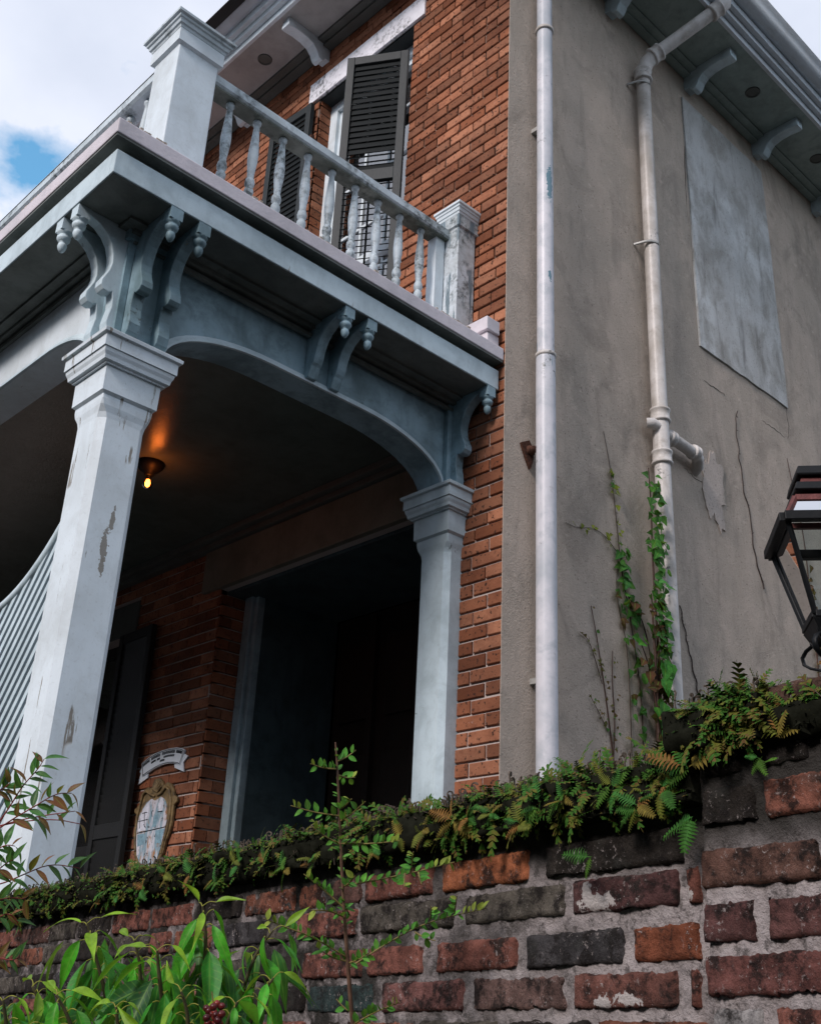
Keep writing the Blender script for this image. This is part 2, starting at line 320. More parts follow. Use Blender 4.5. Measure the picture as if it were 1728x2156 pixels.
M_MIRR = glass('reflective_glass', (0.5, 0.5, 0.5)); M_MIRR.node_tree.nodes['Fresnel'].inputs[0].default_value = 4.5
a = N('window_glass', 0.03, 0.9); a.base((0.01, 0.012, 0.013)); a.b.inputs['IOR'].default_value = 2.4; M_WGLASS = a.m
def leafmat(name, trans=0.35, rough=0.42, spec=0.45, rib=True):
    a = N(name, rough, spec)
    c = a.hsv(a.oi.outputs['Color'], 0.5, 1.0, a.math('ADD', a.math('MULTIPLY', a.rnd(), 0.5), 0.75))
    c = a.hsv(c, 0.5, 1.0, a.ramp(a.noise(60, 4, 0.65), 0.3, 0.7, 0.65, 1.2))
    if rib:
        at = a.t.nodes.new('ShaderNodeAttribute'); at.attribute_name = 'rib'; al = a.t.nodes.new('ShaderNodeAttribute'); al.attribute_name = 'along'
        vein = a.math('MULTIPLY', a.ramp(a.math('SINE', a.math('SUBTRACT', a.math('MULTIPLY', al.outputs['Fac'], 62.0), a.math('MULTIPLY', at.outputs['Fac'], 7.0))), 0.80, 1.0), 0.22)
        c = a.mix(a.math('MAXIMUM', vein, a.ramp(at.outputs['Fac'], 0.14, 0.04, 0, 0.40)), c, (0.22, 0.40, 0.06))
        c = a.mix(a.math('MULTIPLY', a.ramp(a.noise(130, 3), 0.68, 0.72), 0.7), c, (0.10, 0.06, 0.02))
    a.base(c)
    tl = a.t.nodes.new('ShaderNodeBsdfTranslucent'); a.link(a.mix(0.35, c, (0.5, 0.7, 0.05)), tl.inputs[0])
    mx = a.t.nodes.new('ShaderNodeMixShader'); mx.inputs[0].default_value = trans
    out = [n for n in a.t.nodes if n.type == 'OUTPUT_MATERIAL'][0]
    a.link(a.b.outputs[0], mx.inputs[1]); a.link(tl.outputs[0], mx.inputs[2]); a.link(mx.outputs[0], out.inputs[0]); return a.m
M_LEAF = leafmat('green_leaf', 0.30, 0.5, 0.3); M_LEAFM = leafmat('matt_leaf', 0.25, 0.7, 0.2); M_FROND = leafmat('frond_leaf', 0.25, 0.7, 0.2, False)
def fernmat():
    a = N('fern_leaf', 0.75, 0.15); r = a.rnd()
    r = a.math('FRACT', a.math('MULTIPLY', a.ramp(a.noise(14, 4, 0.7), 0.2, 0.8), 2.3)); c = a.mix(a.ramp(r, 0.30, 0.75), (0.030, 0.095, 0.010), (0.095, 0.10, 0.014)); c = a.mix(a.ramp(r, 0.80, 0.97), c, (0.10, 0.055, 0.02)); a.base(c); return a.m
M_FERNM = fernmat()
M_CURL = plain('dry_fern', (0.13, 0.105, 0.085), 0.9, 0.1, 0, 0.6, 50)
def objcol(name, rough=0.6):
    a = N(name, rough, 0.3); a.base(a.hsv(a.oi.outputs['Color'], 0.5, 1.0, a.ramp(a.noise(60, 4), 0.3, 0.7, 0.75, 1.2))); return a.m
M_STEM = objcol('stem_bark'); M_BERRY = objcol('berry_skin', 0.3)
def emis(name, c, s):
    m = bpy.data.materials.new(name); m.use_nodes = True; b = m.node_tree.nodes['Principled BSDF']; b.inputs['Base Color'].default_value = (*c, 1)
    b.inputs['Emission Color'].default_value = (*c, 1); b.inputs['Emission Strength'].default_value = s; return m
M_BULB = emis('bulb_glass', (1.0, 0.30, 0.05), 3.0); M_FIL = emis('filament', (1.0, 0.42, 0.10), 12.0); M_GLASSB = glass('amber_bulb_glass', (1.0, 0.55, 0.25))

# ------------------------------------------------------------------ ground
g = MB().grid(lambda u, v: ((u-.5)*600, (v-.5)*600, 0), 8, 8, False).build('ground', M_GROUND); g['kind'] = 'structure'

# unseen houses added across the street and beside the viewer to block low sky
mb = MB()
for k in range(6):
    y0 = -22+k*9; h_ = (8.6, 9.8, 9.0, 10.4, 8.8, 9.4)[k]
    mb.box(-22, -13, y0, y0+8.4, 0, h_); mb.add([(-12.4, y0-.2, h_-.1), (-12.4, y0+8.6, h_-.1), (-22.6, y0+8.6, h_-.1), (-22.6, y0-.2, h_-.1), (-17.5, y0-.2, h_+2.2), (-17.5, y0+8.6, h_+2.2)], [(0, 1, 5, 4), (2, 3, 4, 5), (0, 4, 3), (1, 2, 5), (3, 2, 1, 0)])
    for i in range(3):
        for z0 in (0.9, 4.0): mb.box(-12.99, -12.9, y0+1.0+i*2.6, y0+2.1+i*2.6, z0, z0+1.7)
for k in range(4):
    x0 = -8+k*10; h_ = (9.0, 8.4, 9.6, 8.8)[k]
    mb.box(x0, x0+9.2, -30, -19, 0, h_); mb.add([(x0-.2, -18.4, h_-.1), (x0+9.4, -18.4, h_-.1), (x0+9.4, -30.6, h_-.1), (x0-.2, -30.6, h_-.1), (x0-.2, -24.5, h_+2.2), (x0+9.4, -24.5, h_+2.2)], [(0, 1, 5, 4), (2, 3, 4, 5), (0, 4, 3), (1, 2, 5), (3, 2, 1, 0)])
o = mb.build('added_sky_block', M_BLOCK); o['kind'] = 'structure'
# ------------------------------------------------------------------ house
XC, YC = 4.137, 3.716
house = thing('house', 'two-storey brick and stucco house with arched white gallery and balcony', 'house', (XC, YC, 0))
# --- brick facade: backing with mortar, openings left free
OPEN = [(4.68, 5.80, 5.15, 8.42), (4.30, 6.37, 0.9, 4.26), (7.56, 8.70, 1.0, 4.16)]
XB = XC+0.013
fb = MB(); ys = sorted({3.7185, 12.0, *[o[0] for o in OPEN], *[o[1] for o in OPEN]}); 
for i in range(len(ys)-1):
    y0, y1 = ys[i], ys[i+1]; zz = [0.0]
    for o in sorted([o for o in OPEN if o[0] <= y0+1e-6 and o[1] >= y1-1e-6], key=lambda q: q[2]): zz += [o[2], o[3]]
    zz.append(8.93)
    for k in range(0, len(zz), 2): fb.box(XB, XB+0.30, y0, y1, zz[k], zz[k+1])
facade = fb.build('brick_facade', M_MORT, house); facade['label'] = 'orange brick front wall with recessed joints'
PITCH, BH = 0.0804, 0.0672
BL, JT = 0.215, 0.009
bricks = []
def clear(y0, y1, zc):
    segs = [(y0, y1)]
    for o in OPEN+[(4.563, 5.925, 8.42, 8.63), (4.2, 6.56, 4.26, 4.62), (7.46, 9, 4.16, 4.42)]:
        if o[2] < zc < o[3]:
            ns = []
            for s0, s1 in segs:
                if o[1] <= s0 or o[0] >= s1: ns.append((s0, s1)); continue
                if s0 < o[0]: ns.append((s0, o[0]))
                if s1 > o[1]: ns.append((o[1], s1))
            segs = ns
    return [q for q in segs if q[1]-q[0] > 0.02]
row = 0; z = 2.05
while z < 8.86:
    y = 3.7178-(BL+JT)*(0.5 if row % 2 else 0.0)+random.uniform(-.012, .012)
    while y < 9.2:
        l = BL+random.uniform(-.012, .012)
        a0, a1 = max(y, 3.7178), y+l
        if a1-a0 > 0.03:
            for s0, s1 in clear(a0, a1, z+BH/2):
                inside = s0 > 4.35 and z < 4.64 and s0 < 6.3
                if not inside: bricks.append((s0, s1, z))
        y += l+JT
    z += PITCH; row += 1
def hidden(b):      # behind the gallery roof or the deck
    return 4.60 < b[2] < 5.2 and b[0] > 4.2
vis = [b for b in bricks if not hidden(b)]
vis.sort(key=lambda b: (b[0]-3.7)**2*0.9+((b[2]-5.2)*0.35)**2+(0.25 if b[2] > 7.9 else 0))
solo, mass = vis[:300], vis[300:]+[b for b in bricks if hidden(b)]
def brick_mb(mb, l, x, y, z, jit=0.0):
    e = 0.004; d = 0.06; j = jit
    p = [(x+d, y, z), (x+d, y+l, z), (x+d, y+l, z+BH), (x+d, y, z+BH), (x+e, y, z), (x+e, y+l, z), (x+e, y+l, z+BH), (x+e, y, z+BH), (x-j, y+e, z+e), (x-j, y+l-e, z+e), (x-j, y+l-e, z+BH-e), (x-j, y+e, z+BH-e)]
    f = [(8, 11, 10, 9)]
    for o in (0, 4):
        for k in range(4): f.append((o+k, o+4+k, o+4+(k+1) % 4, o+(k+1) % 4))
    mb.add(p, f)
cache = {}
for s0, s1, z in solo:
    k = round((s1-s0)/0.006)
    if k not in cache: mb = MB(); brick_mb(mb, k*0.006-0.002, 0, 0, 0); cache[k] = mb.mesh('brick', M_BRICK)
    link('brick', cache[k], facade, Matrix.Translation((XC+random.uniform(-.002, .0025), s0, z+random.uniform(-.002, .002))) @ Matrix.Rotation(random.uniform(-.006, .006), 4, 'X'))
mb = MB()
for s0, s1, z in mass: brick_mb(mb, s1-s0, XC+random.uniform(-.002, .0025), s0, z+random.uniform(-.002, .002))
o = mb.build('brick_courses', M_BRICK, facade); o['kind'] = 'stuff'
# --- stucco side wall
def stuc(u, v):
    x = 4.1385+u*10.0; z = v*8.84
    return (x, YC-0.004*fbm((x, 0, z), 1.3, 3)*min(1, u*30), z)
mb = MB().grid(stuc, 160, 150)
mb.add([(4.1385, YC, 0), (4.1385, YC+.004, 0), (4.1385, YC+.004, 8.84), (4.1385, YC, 8.84)], [(0, 3, 2, 1)])
side = mb.build('stucco_wall', M_STUC, house); side['label'] = 'grey brown stucco side wall with faint stains'
def jag(n, a, b, amp): return [a.lerp(b, i/n)+Vector((nz((i*.7, a.x*3, a.z)), 0, nz((i*.9, 5, b.z))))*amp for i in range(n+1)]
c = [Vector((x, 0, z)) for x, z in ((6.256, 6.15), (7.52, 6.165), (7.47, 8.545), (6.235, 8.53))]
pts = []
for i in range(4): pts += jag(14, c[i], c[(i+1) % 4], 0.012)[:-1]
MB().prism([(p.x, p.z) for p in pts], lambda x, z: (x, YC-0.014, z), lambda x, z: (x, YC+.01, z)).build('cement_patch', M_PATCH, side, fix=True)['label'] = 'pale blue grey cement patch filling an old window'
pts = []
for i in range(60):
    t = i/60*2*pi; rr = 1+0.5*nz((cos(t)*1.7, sin(t)*1.7, 3.3))+.3*nz((cos(t)*6, sin(t)*6, 1.3))
    pts.append((6.27+0.15*rr*cos(t)+.03, 5.02+0.27*rr*sin(t)))
MB().prism(pts, lambda x, z: (x, YC-0.010, z), lambda x, z: (x, YC+.01, z)).build('mortar_smear', M_PATCH2, side, fix=True)
for pts in ([(1482, 802), (1505, 818), (1532, 836)], [(1603, 884), (1628, 902), (1656, 926)], [(1440, 985), (1462, 1008), (1490, 1020), (1500, 1032)], [(1655, 860), (1660, 900), (1657, 930)], [(1210, 420), (1222, 445), (1226, 452)], [(1436, 210), (1440, 300), (1445, 420), (1452, 530)]):
    q = [onY(x0+(x1-x0)*k/5+random.uniform(-1.5, 1.5), y0+(y1-y0)*k/5+random.uniform(-1.5, 1.5), YC-.001) for (x0, y0), (x1, y1) in zip(pts[:-1], pts[1:]) for k in range(5)]
    MB().tube(q, [.0008+.0022*abs(sin(i*1.7))*(1-abs(2*i/len(q)-1)) for i in range(len(q))], 5).build('crack', M_CRACK, side)
# house body closing the interior, roof
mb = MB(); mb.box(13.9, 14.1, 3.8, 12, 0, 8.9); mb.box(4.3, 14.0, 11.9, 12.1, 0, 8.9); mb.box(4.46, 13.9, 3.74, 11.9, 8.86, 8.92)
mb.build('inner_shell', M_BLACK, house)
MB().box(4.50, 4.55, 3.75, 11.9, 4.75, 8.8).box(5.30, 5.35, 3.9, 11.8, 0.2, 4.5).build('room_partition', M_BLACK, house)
mb = MB(); mb.add([(3.35, 2.95, 9.12), (14.6, 2.95, 9.12), (14.6, 12.6, 9.12), (3.35, 12.6, 9.12), (8.2, 7.7, 10.6), (9.6, 7.7, 10.6)], [(0, 1, 5, 4), (1, 2, 5), (2, 3, 4, 5), (3, 0, 4), (3, 2, 1, 0)])
roof = mb.build('roof', M_SHFR, house)
# --- eaves
ZF, ZS = 8.93, 8.815
mb = MB(); mb.box(3.66, XC+.05, 2.9, 12.5, ZF, ZF+.02)
eF = mb.build('front_eave_soffit', M_SOFF2, house)
MB().box(3.63, 3.66, 2.9, 12.5, ZF-.012, ZF+.075).box(3.585, 3.63, 2.9, 12.5, ZF+.05, ZF+.12).box(3.54, 3.585, 2.9, 12.5, ZF+.10, ZF+.17).build('cornice_fascia', M_WHITE, eF, 0.004)
gp = [(3.54+.0, ZF+.165), (3.50, ZF+.165), (3.455, ZF+.18), (3.43, ZF+.215), (3.42, ZF+.27), (3.395, ZF+.285), (3.395, ZF+.295), (3.55, ZF+.295)]
MB().prism(gp, lambda x, z: (x, 2.8, z), lambda x, z: (x, 12.5, z), True).build('gutter', M_GUT, eF, fix=True)
MB().box(4.06, XC+.004, 3.75, 12, ZF-.05, ZF).box(4.00, 4.06, 3.75, 12, ZF-.025, ZF).build('bed_moulding', M_CROWN, eF)
mb = MB(); mb.box(4.0, 14.5, 3.205, YC+.05, ZS, ZS+.02); eS = mb.build('side_eave_soffit', M_SOFF3, house)
MB().box(3.7, 14.5, 3.175, 3.205, ZS-.012, ZS+.075).box(3.7, 14.5, 3.13, 3.175, ZS+.05, ZS+.12).box(3.7, 14.5, 3.085, 3.13, ZS+.10, ZS+.17).build('cornice_fascia', M_GUT, eS, 0.004)
gq = [(3.085, ZS+.165), (3.045, ZS+.165), (3.0, ZS+.18), (2.975, ZS+.215), (2.965, ZS+.27), (2.94, ZS+.285), (2.94, ZS+.295), (3.1, ZS+.295)]
MB().prism(gq, lambda y, z: (3.7, y, z), lambda y, z: (14.5, y, z), True).build('gutter', M_GUT, eS, fix=True)
MB().box(4.15, 14, YC-.07, YC-.006, ZS-.045, ZS).box(4.15, 14, YC-.13, YC-.07, ZS-.022, ZS).build('bed_moulding', M_SOFF3, eS)
def eave_bracket(parent, A, mat):       # A(o, z, w): outward, height below soffit, across
    prof = [(0.0, 0.0), (0.44, 0.0), (0.44, -0.085), (0.41, -0.088), (0.33, -0.078), (0.25, -0.080), (0.18, -0.100), (0.14, -0.140), (0.12, -0.180), (0.105, -0.200), (0.075, -0.205), (0.06, -0.19), (0.045, -0.165), (0.0, -0.165)]
    MB().prism(prof, lambda o_, z_: A(o_, z_, -.047), lambda o_, z_: A(o_, z_, .047)).build('eave_bracket', mat, parent, 0.004, fix=True)
for yb in (5.76, 6.80, 7.84): eave_bracket(eF, lambda o_, z_, w, yb=yb: (XC+.005-o_, yb+w, ZF+z_), M_WHITE)
for xb in (5.27, 6.34, 7.40, 8.46): eave_bracket(eS, lambda o_, z_, w, xb=xb: (xb+w, YC-.0-o_, ZS+z_), M_FASC)
def vent(parent, x, y, z): 
    mb = MB().lathe([(0.062, 0), (0.062, -.008), (0.05, -.012), (0.048, -.004)], (x, y, z+.001), 18); mb.build('soffit_vent', M_CROWN, parent)
vent(eF, 3.842, 6.227, ZF); vent(eF, 3.842, 7.3, ZF); vent(eS, 6.85, 3.40, ZS); vent(eS, 7.95, 3.40, ZS)

# --- balcony deck, fascia, soffit
Y1G = 12.0
mb = MB()
def slab_outline(y0, x0, z0, z1): mb.box(x0, XC+.004, y0, 4.6, z0, z1); mb.box(x0, XC+.004, 4.6, Y1G, z0, z1)
deck = MB().box(1.606, XC-.004, 3.722, Y1G, 5.046, 5.128).build('balcony_deck', M_SLAB, house, 0.006)
rg = random.Random(3); mb = MB()
for k in range(120):        # lifted, chipped edge of the deck covering
    x = 1.63+k*0.0208; t = rg.random()
    if nz((x*3.1, 0, 0)) > 0.1 and t < 0.75: mb.box(x, x+rg.uniform(.012, .03), 3.728, 3.76, 5.126, 5.128+rg.uniform(.003, .016))
for k in range(130):
    y = 3.74+k*.03
    if nz((7, y*3, 0)) > 0.1: mb.box(1.61, 1.64, y, y+rg.uniform(.012, .03), 5.126, 5.128+rg.uniform(.003, .012))
mb.build('chipped_edge', M_STUC, deck)['kind'] = 'stuff'
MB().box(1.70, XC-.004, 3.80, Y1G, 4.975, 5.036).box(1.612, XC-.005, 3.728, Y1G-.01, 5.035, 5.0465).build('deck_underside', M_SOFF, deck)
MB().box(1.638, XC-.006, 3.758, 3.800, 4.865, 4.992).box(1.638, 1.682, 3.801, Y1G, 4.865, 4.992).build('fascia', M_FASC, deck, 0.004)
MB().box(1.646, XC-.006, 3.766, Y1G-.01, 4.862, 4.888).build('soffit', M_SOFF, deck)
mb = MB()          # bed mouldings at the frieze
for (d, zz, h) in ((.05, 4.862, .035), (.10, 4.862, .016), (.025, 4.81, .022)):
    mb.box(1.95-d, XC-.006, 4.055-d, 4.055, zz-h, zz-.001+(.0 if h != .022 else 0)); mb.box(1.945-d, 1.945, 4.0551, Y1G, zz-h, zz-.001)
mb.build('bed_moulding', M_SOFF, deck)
# flashing stub where the deck meets the wall
MB().box(4.00, 4.11, 3.735, 3.95, 5.21, 5.30).box(4.02, 4.12, 3.75, 3.93, 5.128, 5.21).build('flashing_block', M_SLAB, deck, 0.006)

# --- columns
def capital(mb, cx, cy, zt, k=1.0):
    h = lambda a: a*k
    mb.sq([(h(.180), zt-.030), (h(.198), zt-.024), (h(.200), zt-.008), (h(.190), zt)], cx, cy)
    mb.sq([(h(.184), zt-.086), (h(.184), zt-.029)], cx, cy)
    mb.sq([(h(.150), zt-.150), (h(.150), zt-.142), (h(.165), zt-.138), (h(.168), zt-.120), (h(.175), zt-.105), (h(.178), zt-.087)], cx, cy)
    mb.sq([(h(.118), zt-.285), (h(.136), zt-.270), (h(.138), zt-.149)], cx, cy)
def shaft(mb, cx, cy, zb, zt, k=1.0):
    h = 0.114*k
    mb.sq([(h, zb, .030), (h, zt-.10, .030), (h+.002, zt-.075, .024), (h+.008, zt-.045, .010), (h+.010, zt-.02, .004), (h+.010, zt, .003)], cx, cy)
CX, CY, ZCAP = 2.038, 4.175, 4.277
mb = MB(); shaft(mb, CX, CY, 0.6, ZCAP-.284); col = mb.build('column', M_PEEL, house); col['label'] = 'white square corner column with flaking paint'
mb = MB(); capital(mb, CX, CY, ZCAP); mb.build('capital', M_PEEL, col, 0.003)
mb = MB().sq([(.19, .3), (.19, .62), (.16, .66)], CX, CY); mb.build('plinth', M_PEEL, col, 0.004)
for yy in (8.2, 11.6):
    mb = MB(); shaft(mb, CX, yy, 0.6, ZCAP-.284); c2 = mb.build('column', M_PEEL, house)
    mb = MB(); capital(mb, CX, yy, ZCAP); mb.build('capital', M_PEEL, c2, 0.003); MB().sq([(.19, .3), (.19, .62), (.16, .66)], CX, yy).build('plinth', M_PEEL, c2)
PX, PY, ZP = 4.142, 4.135, 4.297
mb = MB(); shaft(mb, PX, PY, 0.6, ZP-.284); hc = mb.build('half_column', M_JAMB2 if False else M_FASC, house); hc['label'] = 'pale blue half column against the brick wall'
mb = MB(); capital(mb, PX, PY, ZP); mb.build('capital', M_FASC, hc, 0.003)
# --- frieze beams with flat arches
def arch_pts(a0, a1, zs, zt, r, n=12):
    pts = []
    for i in range(n+1):
        t = i/n*pi/2; pts.append((a0+r-r*cos(t), zs+(zt-zs)*sin(t)**0.9))
    for i in range(n+1):
        t = (1-i/n)*pi/2; pts.append((a1-r+r*cos(t), zs+(zt-zs)*sin(t)**0.9))
    return pts
def frieze(name, a0, a1, F, Bk, mat, zs, zt, r, FA, ztop=4.889):
    ap = arch_pts(a0, a1, zs, zt, r); mb = MB(); n = len(ap)
    # face strips above the arch, so no big concave n-gon is needed
    for G, flip in ((F, 0), (Bk, 1)):
        vs_ = [G(x, z) for x, z in ap]+[G(x, ztop) for x, z in ap]
        mb.add(vs_, [((i, i+1, n+i+1, n+i) if not flip else (i, n+i, n+i+1, i+1)) for i in range(n-1)])
    vs_ = [F(x, z) for x, z in ap]+[Bk(x, z) for x, z in ap]
    mb.add(vs_, [(i, n+i, n+i+1, i+1) for i in range(n-1)], True)
    b = mb.build(name, mat, house, fix=True)
    # raised band along the arch edge
    m2 = MB(); vs_ = []
    for i, (x, z) in enumerate(ap):
        p, q = ap[max(i-1, 0)], ap[min(i+1, n-1)]; dx, dz = q[0]-p[0], q[1]-p[1]; l = math.hypot(dx, dz); nx, nzz = -dz/l, dx/l
        for (w, d) in ((0.0, 0.0), (0.0, .016), (.010, .016), (.034, .004), (.034, 0.0)): vs_.append(FA(x+nx*w, z+nzz*w, d))
    m2.add(vs_, [(i*5+k, i*5+k+1, i*5+5+k+1, i*5+5+k) for i in range(n-1) for k in range(4)], False)
    m2.build('arch_moulding', M_FASC, b, fix=True)
    return b
YB0, YB1 = 4.070, 4.250
f1 = frieze('frieze_beam', CX+.13, PX-.13, lambda x, z: (x, YB0, z), lambda x, z: (x, YB1, z), M_TRIMSH, 4.27, 4.537, 0.62, lambda x, z, d: (x, YB0-d, z)); f1['label'] = 'arched frieze over the gallery side, blue shade put into its paint'  # same trim as the front frieze, coloured as its shaded side
XF0, XF1 = 1.940, 2.120
f2 = frieze('frieze_beam', CY+.13, 8.07, lambda y, z: (XF0, y, z), lambda y, z: (XF1, y, z), M_WHITE, 4.27, 4.505, 0.50, lambda y, z, d: (XF0-d, y, z)); f2['label'] = 'white arched frieze over the gallery front'
frieze('frieze_beam', 8.33, 11.5, lambda y, z: (XF0, y, z), lambda y, z: (XF1, y, z), M_WHITE, 4.27, 4.505, 0.62, lambda y, z, d: (XF0-d, y, z))
MB().sq([(.128, 4.270), (.128, 4.888)], CX, CY).sq([(.150, 4.80), (.150, 4.885)], CX, CY).box(CX-.132, CX-.10, CY-.132, CY-.10, 4.275, 4.80).build('corner_post', M_TRIMSH, house, 0.006)
MB().box(PX-.128, PX-.008, PY-.100, PY+.12, 4.29, 4.886).build('end_post', M_TRIMSH, house, 0.004)
MB().sq([(.128, 4.270), (.128, 4.888)], CX, 8.2).build('corner_post', M_TRIMSH, house, 0.004)
# --- scroll brackets with drop finials
TALL = [(0, 0), (.275, 0), (.275, -.022), (.235, -.030), (.190, -.045), (.150, -.075), (.120, -.115), (.103, -.165), (.098, -.21), (.104, -.25), (.118, -.285), (.132, -.315), (.133, -.345), (.118, -.365), (.092, -.368), (.074, -.358), (.068, -.385), (.064, -.43), (.072, -.475), (.078, -.515), (.070, -.555), (.045, -.585), (0, -.59)]
SHORT = [(0, 0), (.275, 0), (.275, -.022), (.235, -.030), (.185, -.045), (.140, -.075), (.108, -.115), (.088, -.165), (.080, -.21), (.070, -.235), (.058, -.25), (.050, -.275), (.034, -.31), (0, -.315)]
FIN = [(.0, -.155), (.010, -.150), (.017, -.138), (.021, -.122), (.019, -.110), (.012, -.104), (.022, -.098), (.030, -.086), (.031, -.074), (.022, -.066), (.026, -.060), (.034, -.052), (.034, -.046)]
def bracket(A, prof, mat, zs, fo=.272, part='scroll_bracket', w=.030):
    o = MB().prism(prof, lambda u, z_: A(u, z_+zs, -w), lambda u, z_: A(u, z_+zs, w)).build(part, mat, house, 0.004, fix=True)
    c0 = Vector(A(fo, zs, 0))
    mb = MB(); mb.lathe([(r+.001, z_-.012) for r, z_ in FIN], c0, 12)
    d = .032; mb.box(c0.x-d, c0.x+d, c0.y-d, c0.y+d, zs-.058, zs)
    mb.build('drop_finial', mat, o, fix=True)
for xb in (1.972, 2.122): bracket(lambda u, z, w, xb=xb: (xb+w, 4.062-u, z), TALL, M_TRIMSH, 4.862)
for yb in (4.090, 4.232): bracket(lambda u, z, w, yb=yb: (1.948-u, yb+w, z), TALL, M_FASC, 4.862)
for xb in (3.015, 3.168): bracket(lambda u, z, w, xb=xb: (xb+w, 4.069-u, z), SHORT, M_TRIMSH, 4.862)
bracket(lambda u, z, w: (4.075+w, 4.062-u, z), TALL, M_TRIMSH, 4.862)
for yb in (6.05, 6.20): bracket(lambda u, z, w, yb=yb: (1.939-u, yb+w, z), SHORT, M_FASC, 4.862)

# --- balustrade
rail = MB(); yr = 4.110
def rail_prof(mb, A, B):
    mb.prism([(-.045, .0), (.045, .0), (.060, .014), (.060, .060), (.045, .074), (.030, .086), (-.030, .086), (-.045, .074), (-.060, .060), (-.060, .014)], A, B)
rail_prof(rail, lambda w, z: (2.19, yr+w, 5.995+z), lambda w, z: (4.06, yr+w, 5.995+z))
bal_side = rail.build('balustrade', M_BALU, house, fix=True); bal_side['label'] = 'weathered side balustrade with nine turned balusters'
MB().box(2.21, 4.04, yr-.050, yr+.050, 5.986, 5.9965).build('rail_underside', M_MOULD, bal_side)
MB().box(2.2, 4.05, yr-.05, yr+.05, 5.20, 5.245).build('bottom_rail', M_BALU, bal_side, 0.004)
BAL = [(.020, 0), (.030, .0), (.031, .05), (.028, .11), (.023, .21), (.024, .235), (.036, .25), (.040, .268), (.037, .286), (.026, .296), (.026, .302), (.038, .312), (.041, .330), (.036, .350), (.027, .362), (.030, .40), (.041, .47), (.043, .52), (.037, .58), (.027, .67), (.023, .72), (.034, .728), (.036, .742), (.028, .752), (.028, .765)]
bal_me = MB().lathe([(r, z) for r, z in BAL], n=14).mesh('baluster', M_BALU)
for i in range(9): link('baluster', bal_me, bal_side, Matrix.Translation((2.363+i*0.1784, yr, 5.235)) @ Matrix.Rotation(i*0.7, 4, 'Z') @ Matrix.Diagonal((.67, .67, 1, 1)))
rail = MB(); xr = 2.05
rail_prof(rail, lambda w, z: (xr+w, 4.24, 5.995+z), lambda w, z: (xr+w, 8.1, 5.995+z)); rail.box(xr-.05, xr+.05, 4.24, 8.1, 5.20, 5.24)
bal_fr = rail.build('balustrade', M_BALU, house, fix=True)
for i in range(20): link('baluster', bal_me, bal_fr, Matrix.Translation((xr, 4.42+i*0.18, 5.235)) @ Matrix.Rotation(i*0.9, 4, 'Z') @ Matrix.Diagonal((.67, .67, 1, 1)))
def newel(nx, ny, mat, capm, hw=.118, zt=6.225, k=1.0):
    p = MB().sq([(hw, 5.12, .004), (hw, zt-.16, .004)], nx, ny).build('newel_post', mat, house, 0.003)
    mb = MB(); h = lambda q: q*hw/.118
    mb.sq([(h(.158), zt-.030), (h(.176), zt-.022), (h(.176), zt-.006), (h(.168), zt)], nx, ny)
    mb.sq([(h(.138), zt-.085), (h(.142), zt-.070), (h(.150), zt-.066), (h(.154), zt-.046), (h(.162), zt-.042), (h(.164), zt-.029)], nx, ny)
    mb.build('newel_cap', capm, p)
    MB().sq([(h(.119), zt-.175), (h(.136), zt-.165), (h(.136), zt-.084)], nx, ny).build('newel_collar', mat, p, 0.002)
    return p
newel(2.085, 4.130, M_WHITE, M_BALU)['label'] = 'tall white newel post at the balcony corner'
newel(2.05, 8.2, M_WHITE, M_BALU)
newel(4.056, 4.050, M_FLAKE, M_WHITE, .076)['label'] = 'peeling newel post beside the brick wall'
MB().box(3.90, 3.975, 4.085, 4.16, 5.12, 6.0).build('rail_post', M_WHITE, bal_side, 0.004)

# --- upper window and shutters
WY0, WY1, WZ0, WZ1 = 4.68, 5.80, 5.15, 8.42
win = MB().box(4.27, 4.33, WY0, WY0+.09, WZ0, WZ1).box(4.27, 4.33, WY1-.09, WY1, WZ0, WZ1).box(4.27, 4.33, WY0+.09, WY1-.09, WZ1-.10, WZ1).build('window', M_WHITE, house, 0.004)
win['label'] = 'tall white framed window behind louvred shutters'
MB().box(4.30, 4.36, WY0+.09, WY0+.15, WZ0, WZ1-.1).box(4.30, 4.36, WY1-.15, WY1-.09, WZ0, WZ1-.1).box(4.30, 4.36, WY0+.15, WY1-.15, WZ1-.16, WZ1-.1).box(4.30, 4.36, WY0+.15, WY1-.15, 6.60, 6.68).build('sash', M_WHITE, win, 0.004)
mb = MB()
for k in (1, 2): yy = WY0+.15+(WY1-WY0-.30)*k/3; mb.box(4.335, 4.352, yy-.012, yy+.012, WZ0, WZ1-.16)
for k in range(1, 7): zz = WZ0+k*.46; mb.box(4.334, 4.353, WY0+.15, WY1-.15, zz-.012, zz+.012)
mb.build('glazing_bar', M_WHITE, win)
for a0, a1 in ((WZ0, 6.6), (6.68, WZ1-.16)): MB().box(4.345, 4.348, WY0+.14, WY1-.14, a0, a1).build('pane', M_MIRR, win)
mb = MB().grid(lambda u, v: (4.41+.012*sin(u*60), WY0+u*(WY1-WY0), WZ0+v*(WZ1-WZ0)), 90, 2); mb.build('curtain', M_CURT, win)
MB().box(XC-.010, XC+.16, 4.563, 5.925, 8.42, 8.632).build('window_lintel', M_WLINT, win, 0.004)
MB().box(4.09, 4.30, WY0-.06, WY1+.06, 5.07, 5.15).build('window_sill', M_WHITE, win, 0.004)
rv = MB(); zz = WZ0
while zz < WZ1-.05: rv.box(4.165, 4.272, WY1-.006, WY1+.01, zz, zz+BH); zz += PITCH
rv.build('reveal_brick', M_BRICK, win)['kind'] = 'stuff'
MB().box(XC+.02, 4.28, WY0, WY1, WZ1-.012, WZ1-.0005).build('reveal_head', M_SHFR, win)
